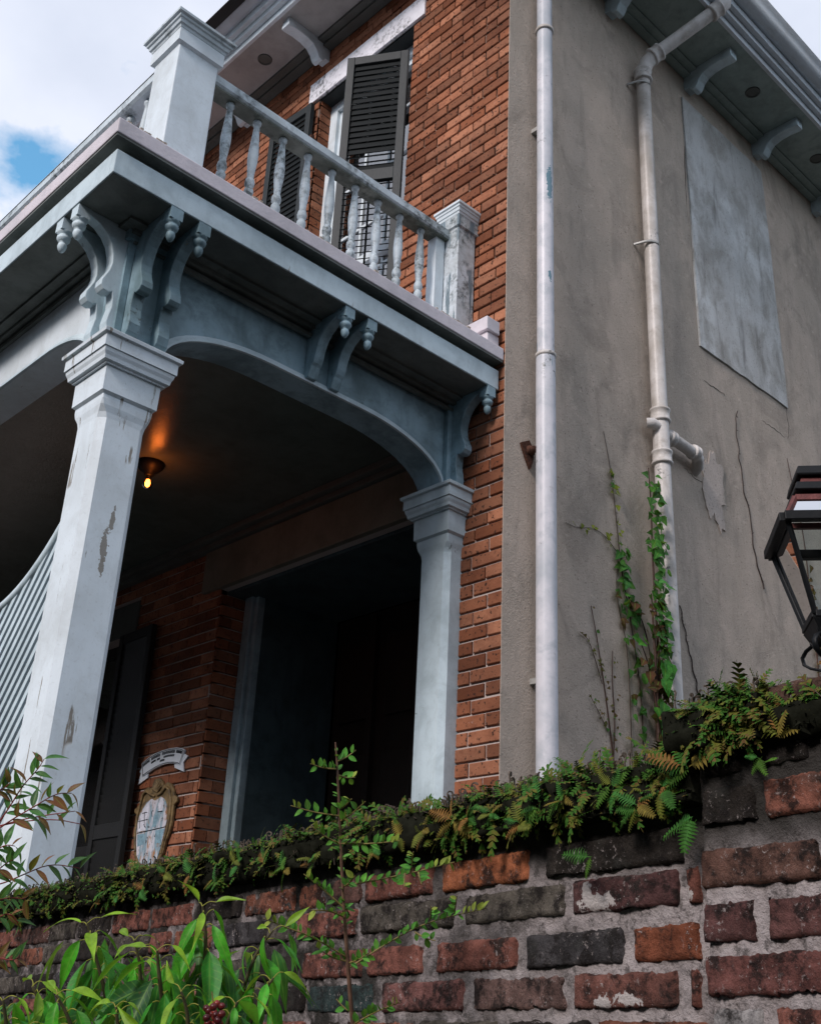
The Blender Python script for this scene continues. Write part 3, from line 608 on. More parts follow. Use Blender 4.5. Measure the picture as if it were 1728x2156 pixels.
def shutter(hinge, ang, width, z0, z1, zmid, side_, open_low, mf, ms, th=.042, nlou=None, parent=house, name='shutter'):
    # local: u from hinge outwards, t thickness; ang measured from +Y towards -X
    du = Vector((-sin(ang), cos(ang)*side_, 0)); dt = Vector((0, 0, 1)).cross(du)
    def P(u, t, z): return Vector(hinge)+du*u+dt*t+Vector((0, 0, z))
    def bx(mb, u0, u1, t0, t1, a, b):
        p = [P(u, t, z) for u in (u0, u1) for t in (t0, t1) for z in (a, b)]
        mb.add(p, [(0, 1, 3, 2), (4, 6, 7, 5), (0, 4, 5, 1), (2, 3, 7, 6), (0, 2, 6, 4), (1, 5, 7, 3)])
    s = .058; h = th/2; mb = MB()
    bx(mb, 0, s, -h, h, z0, z1); bx(mb, width-s, width, -h, h, z0, z1)
    for a, b in ((z0, z0+.13), (zmid-.05, zmid+.05), (z1-.075, z1)): bx(mb, s, width-s, -h+.002, h-.002, a, b)
    sh = mb.build(name, mf, parent, 0.003, fix=True)
    for (a, b, low) in ((z0+.13, zmid-.05, True), (zmid+.05, z1-.075, False)):
        n = int((b-a)/.052); st = (b-a)/n; mesh = None
        for i in range(n):
            zc = a+st*(i+.5)
            opened = (low and open_low) or (not low and open_low and i in (1, 2) )
            tl = radians(-38) if opened else radians(-78)
            cz = Vector((0, 0, zc)); q = []
            for (x_, y_) in ((-.029, -.0035), (.029, -.0035), (.029, .0035), (-.029, .0035)):
                q.append((x_*cos(tl)-y_*sin(tl), x_*sin(tl)+y_*cos(tl)))
            v = [P(u, t, zc+zz) for u in (s-.004, width-s+.004) for t, zz in q]
            MB().add(v, [(0, 1, 2, 3), (7, 6, 5, 4), (0, 4, 5, 1), (1, 5, 6, 2), (2, 6, 7, 3), (3, 7, 4, 0)]).build('slat', ms, sh)
    if open_low:
        mb = MB(); bx(mb, width*.5-.006, width*.5+.006, -.030, -.020, z0+.14, zmid-.06); mb.build('tilt_rod', ms, sh)
    return sh
sr = shutter((4.115, 4.690, 0), radians(33), 0.47, 5.22, 8.12, 6.98, 1, True, M_SHFR, M_DARK); sr['label'] = 'dark louvred shutter standing ajar with open lower slats'
sl = shutter((4.095, 5.815, 0), radians(4), 0.50, 5.22, 8.345, 6.98, 1, False, M_SHFR, M_DARK); sl['label'] = 'dark louvred shutter folded back against the bricks'
MB().box(4.10, 4.26, 5.785, 5.797, 7.93, 7.96).box(4.08, 4.11, 5.77, 5.80, 7.90, 7.99).build('shutter_hinge', M_RUST, sl)

# --- gallery interior
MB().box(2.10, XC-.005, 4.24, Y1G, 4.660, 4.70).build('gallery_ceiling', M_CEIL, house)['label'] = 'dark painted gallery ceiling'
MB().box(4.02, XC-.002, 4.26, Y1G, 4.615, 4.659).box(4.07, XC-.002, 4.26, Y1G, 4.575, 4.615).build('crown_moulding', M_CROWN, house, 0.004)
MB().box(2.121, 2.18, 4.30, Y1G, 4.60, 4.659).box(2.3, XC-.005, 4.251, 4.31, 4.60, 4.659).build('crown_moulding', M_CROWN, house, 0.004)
MB().box(1.92, 5.2, 4.0, Y1G, 0.0, 0.6).build('gallery_floor', M_DOOR, house)
MB().box(1.95, XC-.01, 11.8, 11.98, 0.6, 4.66).build('added_end_wall', M_DOOR, house)  # added out of view to shut light out of the far end
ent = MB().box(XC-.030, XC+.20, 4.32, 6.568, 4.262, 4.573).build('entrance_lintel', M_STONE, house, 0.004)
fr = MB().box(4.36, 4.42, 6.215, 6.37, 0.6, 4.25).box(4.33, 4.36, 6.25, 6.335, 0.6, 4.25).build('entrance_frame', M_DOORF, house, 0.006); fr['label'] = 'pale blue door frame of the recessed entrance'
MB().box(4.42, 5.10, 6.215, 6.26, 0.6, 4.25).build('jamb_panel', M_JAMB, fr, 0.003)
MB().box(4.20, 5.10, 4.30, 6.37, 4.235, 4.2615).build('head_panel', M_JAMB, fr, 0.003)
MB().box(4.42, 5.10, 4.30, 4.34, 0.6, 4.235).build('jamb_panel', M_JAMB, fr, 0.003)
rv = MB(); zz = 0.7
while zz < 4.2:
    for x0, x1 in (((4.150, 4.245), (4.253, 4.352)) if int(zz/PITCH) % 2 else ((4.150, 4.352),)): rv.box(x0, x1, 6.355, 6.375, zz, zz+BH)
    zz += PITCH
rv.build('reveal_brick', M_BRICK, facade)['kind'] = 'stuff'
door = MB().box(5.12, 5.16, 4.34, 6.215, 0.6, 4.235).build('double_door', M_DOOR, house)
for y0, y1 in ((4.36, 4.78), (4.82, 5.24), (5.30, 5.70), (5.75, 6.19)):
    for z0, z1 in ((1.0, 1.9), (2.0, 3.25), (3.4, 4.1)): MB().box(5.085, 5.119, y0+.06, y1-.06, z0+.05, z1-.05).build('door_panel', M_DOOR, door, 0.01)
    MB().box(5.07, 5.119, y0, y0+.05, 0.6, 4.2).build('door_stile', M_DOOR, door, 0.004)
lw = MB().box(4.25, 4.31, 7.56, 7.64, 1.0, 4.16).box(4.25, 4.31, 8.62, 8.70, 1.0, 4.16).box(4.25, 4.31, 7.64, 8.62, 4.08, 4.16).box(4.26, 4.30, 7.64, 8.62, 2.55, 2.62).build('porch_window', M_BLKSH, house)
MB().box(4.28, 4.284, 7.63, 8.63, 1.0, 4.10).build('pane', M_WGLASS, lw)
MB().box(XC-.012, XC+.1, 7.455, 8.80, 4.165, 4.42).build('window_lintel', M_CROWN, lw, 0.004)
s1 = shutter((4.085, 7.565, 0), radians(2), 0.49, 1.05, 4.13, 2.66, -1, False, M_BLKSH, M_BLKSH, name='porch_shutter'); s1['label'] = 'black louvred shutter beside the oval crest'
# --- rusty tie plate on the stucco
tp = MB(); c = Vector((4.325, YC, 4.53))
tp.prism([(-.075, .05), (.015, .10), (.07, .03), (.06, -.06), (.03, -.14), (-.02, -.06)], lambda x, z: (c.x+x, YC-.022, c.z+z), lambda x, z: (c.x+x, YC+.004, c.z+z))
tp.lathe([(.045, 0), (.042, .02), (.030, .034), (.028, .055), (.012, .06)], (c.x+.02, YC-.02, c.z+.01), 9, Matrix.Rotation(radians(90), 4, 'X'))
tp.v = [tuple(Vector((c.x, YC, c.z))+(Vector(v)-Vector((c.x, YC, c.z)))*.74) for v in tp.v]
tp.build('tie_plate', M_RUST, side, fix=True)['label'] = 'rusty iron tie plate fixed to the stucco'

# ------------------------------------------------------------------ slatted screen beyond the column
sc = thing('slatted_screen', 'pale diagonal slat screen with curved top behind the corner column', 'screen', (2.17, 5.2, 0.6))
def top_curve(y): return 3.345+max(0.0, (5.30-y))**2.2*0.75+0.20*max(0, 5.3-y)-0.12*max(0, y-5.3)
XS = 2.17
mb = MB(); ysx = [4.45+i*.06 for i in range(36)]
mb.tube([(XS, y, top_curve(y)) for y in ysx], .022, 6); mb.build('curved_top_rail', M_FASC, sc)
MB().box(XS-.025, XS+.025, 6.55, 6.60, 0.6, top_curve(6.57)).build('screen_post', M_FASC, sc)
MB().box(XS-.02, XS+.02, 4.32, 6.55, 0.6, 0.66).build('bottom_rail', M_FASC, sc)
dy, dz = -0.59, 0.807
for i in range(46):
    c0 = 3.6+i*0.072       # y where the slat crosses z = 1.6
    # march along slat to find start and end
    pts = []; t = -1.3
    while t < 5:
        y, z = c0+4.0*0.33-dy*0+dy*t, 1.6+dz*t
        if 4.40 < y < 6.56 and 0.66 < z < top_curve(y): pts.append((y, z))
        t += .03
    if len(pts) < 4: continue
    (y0, z0), (y1, z1) = pts[0], pts[-1]; w = .0145; nxp, nzp = dz*w, -dy*w
    MB().add([(XS+e, y0-nxp, z0-nzp) for e in (-.006, .006)]+[(XS+e, y0+nxp, z0+nzp) for e in (-.006, .006)]+[(XS+e, y1-nxp, z1-nzp) for e in (-.006, .006)]+[(XS+e, y1+nxp, z1+nzp) for e in (-.006, .006)],
             [(0, 1, 3, 2), (4, 6, 7, 5), (0, 4, 5, 1), (2, 3, 7, 6), (0, 2, 6, 4), (1, 5, 7, 3)]).build('slat', M_FASC, sc, fix=True)

# ------------------------------------------------------------------ ceiling lamp
lc = Vector((3.11, 5.75, 4.66))
lamp = thing('ceiling_lamp', 'bare glowing orange bulb on a black ceiling fitting', 'lamp', lc)
MB().lathe([(.088, 0), (.090, -.008), (.080, -.03), (.055, -.055), (.035, -.066), (.028, -.085), (.020, -.086)], lc, 20).build('lamp_base', M_IRON, lamp)
MB().lathe([(.012, -.084), (.016, -.095), (.028, -.112), (.036, -.135), (.033, -.158), (.018, -.174), (.003, -.178)], lc, 16).build('bulb', M_GLASSB, lamp)
MB().lathe([(.003, -.098), (.012, -.118), (.017, -.138), (.013, -.156), (.003, -.164)], lc, 10).build('filament', M_FIL, lamp)
ld_ = bpy.data.lights.new('bulb_glow', 'POINT'); ld_.energy = 0.55; ld_.color = (1.0, 0.20, 0.03); ld_.shadow_soft_size = .03
lo = bpy.data.objects.new('bulb_glow', ld_); COL.objects.link(lo); par(lo, lamp); lo.location = lc+Vector((-.02, -.10, -.12))

# ------------------------------------------------------------------ wall plaques on the brick pier
XPQ = XC-.006
ban = thing('banner_sign', 'white ribbon-shaped sign with lettering above the oval crest', 'sign', (XPQ, 6.8, 2.9))
M_SIGN = plain('sign_enamel', (0.66, 0.72, 0.78), 0.4, 0.4, 0, 0.1); M_INK = plain('sign_ink', (0.02, 0.025, 0.03), 0.5)
def zs_(x, y): p = onX((415+.1013*x)/1.4468, (2265+.1013*y)/1.4468, XPQ); return p.y, p.z
TOPC = [zs_(*q) for q in ((225, 610), (420, 440), (620, 310), (850, 215), (1080, 150), (1280, 130), (1420, 150), (1510, 200))]
BOTC = [zs_(*q) for q in ((235, 1000), (400, 890), (600, 760), (800, 660), (1000, 605), (1180, 595), (1300, 615), (1360, 645))]
def rib(u, v):        # u 0..1 left to right, v 0..1 bottom to top
    k = min(u*7, 6.999); i = int(k); t = k-i
    a_ = [BOTC[i][j]*(1-t)+BOTC[i+1][j]*t for j in (0, 1)]; b_ = [TOPC[i][j]*(1-t)+TOPC[i+1][j]*t for j in (0, 1)]
    return a_[0]*(1-v)+b_[0]*v, a_[1]*(1-v)+b_[1]*v
def ribbon(mb, v0, v1, x0, x1, u0=0, u1=1, n=14):
    pts = [rib(u0+(u1-u0)*i/n, v1) for i in range(n+1)]+[rib(u1-(u1-u0)*i/n, v0) for i in range(n+1)]
    mb.prism(pts, lambda y, z: (x0, y, z), lambda y, z: (x1, y, z))
mb = MB(); ribbon(mb, 0, 1, XPQ-.014, XPQ); mb.build('ribbon', M_SIGN, ban, fix=True)
for tail in (((235, 960), (390, 885), (375, 1035), (80, 1250), (175, 900), (125, 860), (220, 730)), ((1360, 600), (1180, 630), (1190, 735), (1460, 850), (1440, 580), (1590, 370), (1480, 310))):
    MB().prism([zs_(*q) for q in tail], lambda y, z: (XPQ-.008, y, z), lambda y, z: (XPQ, y, z)).build('ribbon_tail', M_SIGN, ban, fix=True)
mb = MB(); ribbon(mb, .90, .945, XPQ-.0158, XPQ-.0142, .01, .985); ribbon(mb, .035, .08, XPQ-.0158, XPQ-.0142, .01, .985)
ribbon(mb, .04, .90, XPQ-.0158, XPQ-.0142, .012, .022, 2); ribbon(mb, .04, .90, XPQ-.0158, XPQ-.0142, .965, .978, 2); mb.build('border_line', M_INK, ban, fix=True)
mb = MB(); rl = random.Random(2)
for u0, u1, v0, v1, n in ((.03, .185, .66, .86, 5), (.215, .40, .66, .86, 6), (.43, .70, .66, .86, 8), (.725, .94, .66, .86, 7), (.215, .315, .44, .58, 5), (.335, .40, .44, .58, 3), (.47, .70, .44, .58, 8), (.40, .495, .24, .38, 4)):
    for i in range(n):      # worn, unreadable letters
        c0 = u0+(u1-u0)*i/n; w = (u1-u0)/n*.82; t_ = (v1-v0)
        for k in range(2): ribbon(mb, v0, v1, XPQ-.0156, XPQ-.0143, c0+k*w*.62, c0+k*w*.62+w*.36, 1)
        m_ = v0+t_*rl.choice((0, .4, .75)); ribbon(mb, m_, m_+t_*.25, XPQ-.0155, XPQ-.0142, c0+w*.3, c0+w*.68, 1)
mb.build('lettering', M_INK, ban, fix=True)['kind'] = 'stuff'
crest = thing('crest_plaque', 'old painted oval coat of arms with gilt scroll border', 'plaque', (XPQ, 6.8, 2.3))
M_GILT = plain('gilt_border', (0.22, 0.15, 0.065), 0.6, 0.4, 0.0, 0.7, 25)
def crestmat():
    a = N('crest_field', 0.6, 0.2); c = a.mix(a.ramp(a.noise(9, 4, 0.6, (1, 2, 0.6)), 0.42, 0.58), (0.50, 0.50, 0.55), (0.20, 0.30, 0.36))
    c = a.mix(a.ramp(a.noise(14, 5, 0.7, (1, 2.2, 0.7), (3, 1, 1)), 0.52, 0.62), c, (0.30, 0.16, 0.08)); c = a.mix(a.ramp(a.noise(30, 5, 0.7), 0.57, 0.66), c, (0.05, 0.05, 0.05)); a.base(c); return a.m
M_CREST = crestmat()
def zc_(x, y): p = onX((410+.12987*x)/1.4468, (2360+.12987*y)/1.4468, XPQ); return p.y, p.z
OUTL = [(640, 80), (540, 110), (495, 200), (465, 330), (380, 300), (300, 350), (235, 480), (190, 660), (130, 770), (60, 820), (55, 900), (110, 950), (90, 1150), (40, 1400), (38, 1700), (60, 1950), (150, 2150), (300, 2260), (450, 2240), (600, 2100), (720, 1850), (780, 1600), (860, 1400), (920, 1200), (960, 900), (980, 720), (1050, 640), (1060, 530), (1000, 500), (975, 370), (920, 220), (830, 175), (745, 260), (700, 130)]
FLD = [(480, 580), (560, 625), (635, 575), (700, 530), (780, 580), (830, 700), (840, 850), (830, 1100), (800, 1240), (740, 1500), (680, 1750), (600, 2000), (450, 2150), (200, 2080), (130, 1900), (120, 1600), (130, 1350), (150, 1150), (190, 980), (280, 800), (370, 660)]
def cpr(pts, x0, x1, mat, nm, bev=0):
    return MB().prism([zc_(*q) for q in pts], lambda y, z: (x0, y, z), lambda y, z: (x1, y, z)).build(nm, mat, crest, bev, fix=True)
cpr(OUTL, XPQ-.022, XPQ, M_GILT, 'scroll_border', .006); cpr(FLD, XPQ-.026, XPQ-.012, M_CREST, 'painted_field')
cx_ = lambda x, y, d: (XPQ-d, *zc_(x, y))
mb = MB()
for p0, p1 in (((140, 1385), (800, 1235)), ((180, 1110), (390, 1060)), ((215, 1040), (205, 1270)), ((320, 880), (315, 1240)), ((270, 920), (385, 890)), ((300, 1180), (340, 1250)), ((490, 880), (500, 1000)), ((630, 880), (740, 870))):
    mb.tube([cx_(*p0, .026), cx_(*p1, .026)], .0035, 5)
mb.build('painted_device', M_INK, crest)['kind'] = 'stuff'
M_PALE = plain('pale_quarter', (0.62, 0.64, 0.72), 0.6, 0.2, 0, 0.25, 40); M_AZ = plain('azure_quarter', (0.22, 0.36, 0.44), 0.6, 0.2, 0, 0.4, 40)
for pts, mt in (([(380, 680), (440, 640), (430, 840), (330, 1200), (350, 1310), (160, 1350), (160, 1160), (220, 980), (300, 800)], M_PALE), ([(700, 560), (770, 640), (740, 850), (650, 870), (640, 700)], M_PALE), ([(530, 980), (640, 940), (590, 1230), (500, 1240)], M_AZ), ([(150, 1420), (320, 1385), (290, 1640), (150, 1700)], M_AZ), ([(580, 1320), (790, 1270), (690, 1620), (560, 1620)], M_AZ)):
    cpr(pts, XPQ-.0272, XPQ-.025, mt, 'painted_quarter')
mb = MB()
for k in range(7):
    t = (k-3)*.33; mb.tube([cx_(600, 430, .022), cx_(600+sin(t)*90, 430-cos(t)*150, .031), cx_(610+sin(t)*125, 430-cos(t)*290, .022)], [.005, .009, .006], 6)
mb.tube([cx_(560, 520, .024), cx_(450, 470, .030), cx_(370, 400, .031), cx_(290, 480, .030), cx_(230, 680, .026), cx_(150, 980, .026), (cx_(95, 1400, .025)), cx_(90, 1800, .024)], .010, 6)
mb.tube([cx_(620, 500, .024), cx_(740, 430, .030), cx_(830, 290, .031), cx_(910, 380, .030), cx_(930, 620, .026), cx_(905, 950, .026), cx_(850, 1280, .025), cx_(760, 1560, .024), cx_(690, 1850, .022)], .010, 6)
mb.build('shell_relief', M_GILT, crest)

# ------------------------------------------------------------------ downpipes
p1 = thing('downpipe', 'straight white downpipe with chipped paint near the house corner', 'pipe', (4.39, 3.63, 0))
px, py = 4.391, 3.625
MB().tube([(px, py, z) for z in (5.17, 6.4, 7.4, 9.1)], .0515, 20).build('pipe_length', M_PIPE, p1)
MB().tube([(px, py, z) for z in (0.02, 1.5, 3, 4.4, 5.16)], .0575, 20).build('pipe_length', M_PIPE, p1)
for z in (5.162, 7.747): MB().lathe([(.0525, z-.02), (.061, z-.018), (.062, z+.004), (.059, z+.006), (.052, z+.006)], (px, py, 0), 20).build('collar', M_PVC, p1)
for z in (3.2, 6.9): MB().box(px-.03, px+.03, py+.03, YC+.005, z-.015, z+.015).build('strap', M_ZINC, p1)
p2 = thing('drainpipe', 'cream drainpipe with elbow to the gutter and side branch', 'pipe', (5.58, 3.64, 0))
qx, qy = 5.580, 3.640
MB().tube([(qx, qy, z) for z in (0.02, 2, 3.5, 4.94)], .0525, 18).build('pipe_length', M_PVC, p2)
MB().tube([(qx, qy, z) for z in (4.94, 5.25)], .055, 18).build('pipe_length', M_PVC, p2)
MB().tube([(qx, qy, z) for z in (5.25, 6.5, 8.20)], .0525, 18).build('pipe_length', M_PVC, p2)
def collar(pt, ax, r=.066, h=.085):
    M = Vector((0, 0, 1)).rotation_difference(Vector(ax).normalized()).to_matrix().to_4x4()
    MB().lathe([(r-.010, -h/2), (r+.002, -h/2+.004), (r+.004, -h/2+.016), (r-.003, -h/2+.022), (r-.003, h/2-.022), (r+.003, h/2-.016), (r+.003, h/2-.004), (r-.010, h/2)], pt, 20, M).build('collar', M_PVC, p2)
collar((qx, qy, 5.255), (0, 0, 1), .066, .10); collar((qx, qy, 4.945), (0, 0, 1), .066, .10)
e0 = Vector((qx, qy, 8.19)); g1 = Vector((5.915, 3.12, 8.83)); dr = (g1-Vector((qx, qy, 8.36))).normalized(); k0 = Vector((qx, qy, 8.35))
MB().tube([e0, e0+Vector((0, 0, .08)), k0+dr*.05-Vector((0, 0, .02)), k0+dr*.12], .057, 18).build('elbow', M_PVC, p2)
collar(e0+Vector((0, 0, .03)), (0, 0, 1), .068, .11); collar(k0+dr*.13, dr, .068, .09)
MB().tube([k0+dr*.10, g1-dr*.02], .052, 18).build('pipe_length', M_PVC, p2)
collar(g1-dr*.06, dr, .066, .10); MB().tube([g1-dr*.05, g1+dr*.03, g1+Vector((.03, -.02, .12))], .054, 16).build('elbow', M_PVC, p2)
MB().tube([(qx, qy, 5.13), (qx+.10, qy-.012, 5.135), (qx+.36, qy-.002, 5.13), (qx+.45, qy+.012, 5.12), (qx+.50, qy+.05, 5.09), (qx+.51, YC+.01, 5.07)], [.040, .040, .040, .042, .043, .043], 14).build('branch_pipe', M_PVC, p2)
for dx in (.10, .38): collar((qx+dx, qy-.006, 5.132), (1, 0, 0), .050, .06)
MB().tube([(qx-.02, qy, 5.16), (qx-.09, qy, 5.17), (qx-.11, qy+.03, 5.17)], .036, 12).build('branch_stub', M_PVC, p2)
for z in (8.12, 6.63):
    mb = MB(); mb.tube([(qx-.11, YC-.004, z-.01), (qx-.075, qy-.0, z), (qx-.05, qy-.035, z), (qx, qy-.0555, z), (qx+.05, qy-.03, z), (qx+.058, qy+.02, z)], .006, 6, flat=Vector((0, 0, 1))); mb.build('strap', M_ZINC, p2)

# ------------------------------------------------------------------ garden wall
WD = Vector((0.088, 0.995, 0)).normalized(); WN = Vector((WD.y, -WD.x, 0)); WP = Vector((1.4320, 0.8163, 0))
SL = -0.036
def onW(x, y, off=0.0):
    d = ray(x, y); t = ((WP-CAM).dot(WN)-off)/d.dot(WN); p = CAM+d*t; return (p-WP).dot(WD), p.z
def WPt(s, z, off=0.0): return WP+WD*s+Vector((0, 0, z))-WN*off       # off towards the street
def TOP(s): return 1.958+SL*(s-.1)+0.006*nz((s*4, 1, 1))
SPL = 0.066             # pier starts here (towards the camera right)
gw = thing('garden_wall', 'old weathered red brick garden wall with mossy coping', 'wall', WPt(1.5, 0))
def mort(u, v):
    s = -0.02+u*3.9; zt = TOP(s)-.05; z = 1.30+v*(zt-1.30)
    return WPt(s, z, -.003+0.0045*fbm((s, z, 2), 26, 5)+.004*nz((s, z, 8), 60))
body = MB().grid(mort, 420, 66)
p = [WPt(s, z, o) for s in (-.02, 3.88) for z in (0, 1.31) for o in (-.19, -.012)]+[]
body.add(p, [(0, 1, 3, 2), (4, 6, 7, 5), (0, 4, 5, 1), (2, 3, 7, 6), (0, 2, 6, 4), (1, 5, 7, 3)])
p = [WPt(s, z, -.19 if k else -.02) for s in (-.02, 3.88) for k in (0, 1) for z in (1.31, TOP(s)-.05)]
body.add(p, [(0, 1, 3, 2), (4, 6, 7, 5), (0, 4, 5, 1), (2, 3, 7, 6), (0, 2, 6, 4), (1, 5, 7, 3)])
mo = body.build('mortar_bed', M_OLDM, gw, fix=False)
PO = 0.030              # pier stands proud by this much
def pmort(u, v):
    s = SPL-u*0.62; z = 1.25+v*(2.035-1.25)
    return WPt(s, z, PO-.004+0.0045*fbm((s, z, 7), 26, 5)+.004*nz((s, z, 8), 60))
pb = MB().grid(pmort, 90, 90)
p = [WPt(s, z, o) for s in (SPL-.003, -.56) for z in (0, 2.03) for o in (-.22, PO-.015)]
pb.add(p, [(0, 1, 3, 2), (4, 6, 7, 5), (0, 4, 5, 1), (2, 3, 7, 6), (0, 2, 6, 4), (1, 5, 7, 3)])
pb.build('pier_mortar', M_OLDM, gw)
def old_brick(s0, s1, z0, z1, off, colr, rough=1.0, seed=0, tilt=0.0, parent=gw, hole=0.0):
    w, h = s1-s0, z1-z0; nx = max(6, int(w/.0062)); ny = max(5, int(h/.0062)); sc_, zc = (s0+s1)/2, (z0+z1)/2
    mb = MB(); V = []
    def pt(i, j):
        u, v = i/nx*2-1, j/ny*2-1
        # rounded, chipped outline
        cr = .20*h; x, y = u*w/2, v*h/2; ex, ey = abs(x)-(w/2-cr), abs(y)-(h/2-cr)
        if ex > 0 and ey > 0:
            l = math.hypot(ex, ey)
            if l > cr: x = math.copysign(w/2-cr+ex*cr/l, x); y = math.copysign(h/2-cr+ey*cr/l, y)
        edge = max(abs(u), abs(v))
        e = .0075*rough*edge**6
        kx, ky = nz((x*23, y*23, seed))+.45*nz((x*140, y*140, seed+2)), nz((y*23, x*23, seed+9))+.45*nz((y*140, x*140, seed+5)); x += e*kx; y += e*1.1*ky
        dm = min(w/2-abs(x), h/2-abs(y))
        fall = -.011*max(0, 1-dm/.0055)**2
        d = fall+.0016*rough*fbm((x+seed*.37, y, seed), 95, 5)+.0028*rough*nz((x, y, seed*1.7), 22)-hole*max(0, fbm((x, y, seed+4), 25, 3)-.1)
        return WPt(sc_+x*cos(tilt)-y*sin(tilt), zc+x*sin(tilt)+y*cos(tilt)+SL*(sc_+x-0)*1.0, off+d)
    V = [pt(i, j) for j in range(ny+1) for i in range(nx+1)]
    mb.add(V, [(j*(nx+1)+i, (j+1)*(nx+1)+i, (j+1)*(nx+1)+i+1, j*(nx+1)+i+1) for j in range(ny) for i in range(nx)], True)
    rim = [i for i in range(nx+1)]+[(j*(nx+1)+nx) for j in range(1, ny+1)]+[ny*(nx+1)+i for i in range(nx-1, -1, -1)]+[j*(nx+1) for j in range(ny-1, 0, -1)]
    o = len(mb.v); mb.add([Vector(V[k])+WN*.05 for k in rim], [])
    for k in range(len(rim)): mb.f.append((rim[k], rim[(k+1) % len(rim)], o+(k+1) % len(rim), o+k)); mb.sm.append(True)
    b = mb.build('brick', M_OLD, parent, fix=True); b.color = (*colr, 1); return b
RED, ORG, GRY, DRK, RUS, MOS, TEA = (.27, .095, .066), (.46, .135, .042), (.075, .070, .072), (.036, .030, .025), (.30, .085, .035), (.12, .105, .085), (.05, .080, .078)
def zrow(ymid, x): s, z = onW(x, ymid); return z-SL*s
rows = [zrow(1796, 1300), zrow(1881, 1300), zrow(1992, 1300), zrow(2086, 1300)]
HB = 0.0535
def X2S(x, y): return onW(x, y)[0]
def ycol(x, k): return None
def lay(r, lst, seed0):
    z = rows[r]
    for i, (x0, x1, colr, rough) in enumerate(lst):
        yy = 1796+r*97
        s1, s0 = X2S(x0, yy), X2S(x1, yy)
        old_brick(s0, s1, z-HB/2, z+HB/2, .004+random.uniform(-.002, .003), colr, rough, seed0+i, random.uniform(-.012, .012))
    return X2S(lst[0][0], 1796+r*97)
ends = []
ends.append(lay(0, [(775, 912, RED, 1), (934, 1113, ORG, .8), (1150, 1440, DRK, 1.2)], 10))
ends.append(lay(1, [(762, 955, MOS, 1.3), (978, 1188, MOS, 1.5), (1206, 1432, (.13, .058, .055), .8), (1448, 1476, RED, 1)], 20))
ends.append(lay(2, [(776, 893, RED, 1.2), (920, 1090, RED, 1), (1108, 1312, GRY, .9), (1333, 1477, RUS, 1.6)], 30))
ends.append(lay(3, [(650, 785, TEA, 1.6), (805, 974, (.24, .10, .085), .9), (995, 1190, (.22, .13, .11), 1.9), (1206, 1428, (.22, .088, .066), 1.4), (1452, 1476, RED, 1)], 40))
pal = [RED, RED, MOS, DRK, GRY, (.15, .075, .06), MOS, (.26, .09, .05), DRK]
rr = random.Random(5)
pitch = (rows[0]-rows[3])/3
allrows = [(rows[k], ends[k]) for k in range(4)]+[(rows[3]-pitch*k, .08) for k in (1, 2, 3, 4)]
sd = 100
for z, s in allrows:
    s += .014
    while s < 3.7:
        w = rr.choice((.19, .20, .20, .21, .10, .18)) if s > .3 else .2
        if z-HB/2+SL*s > 1.27 or s < 1.2: old_brick(s, s+w, z-HB/2, z+HB/2, .003+rr.uniform(-.003, .004), rr.choice(pal), rr.uniform(.8, 1.7), sd, rr.uniform(-.014, .014))
        s += w+rr.uniform(.012, .02); sd += 1
# pier bricks
def prow(ym): s, z = onW(1600, ym, PO); return z-SL*s
prs = [(1575, [(1476, 1560, DRK, 1.3), (1580, 1700, DRK, 1.2)]), (1684, [(1474, 1588, DRK, 1.3), (1606, 1752, (.30, .105, .065), 1.3)]), (1818, [(1472, 1728, (.17, .085, .062), 1.0)]), (1935, [(1478, 1588, (.14, .06, .055), 1.9), (1613, 1775, (.16, .068, .060), .9)]), (2052, [(1482, 1765, (.20, .075, .062), 2.2)]), (2170, [(1500, 1608, (.40, .38, .37), 1.4), (1635, 1790, RED, 1)])]
for k, (ym, lst) in enumerate(prs):
    z = prow(ym)
    for i, (x0, x1, colr, rough) in enumerate(lst):
        s1, s0 = onW(x0, ym, PO)[0], onW(x1, ym, PO)[0]
        old_brick(s0, s1, z-HB/2-.001, z+HB/2+.001, PO+.003, colr, rough, 300+10*k+i, random.uniform(-.01, .01))
    # pieces further right, and the return of the pier
    s = onW(lst[-1][1], ym, PO)[0]-.016
    old_brick(s-.19, s, z-HB/2, z+HB/2, PO+.003, rr.choice(pal), 1.2, 350+k)
old_brick(-.30, -.04, 1.990, 2.030, PO+.012, (.13, .07, .05), 1.5, 371)
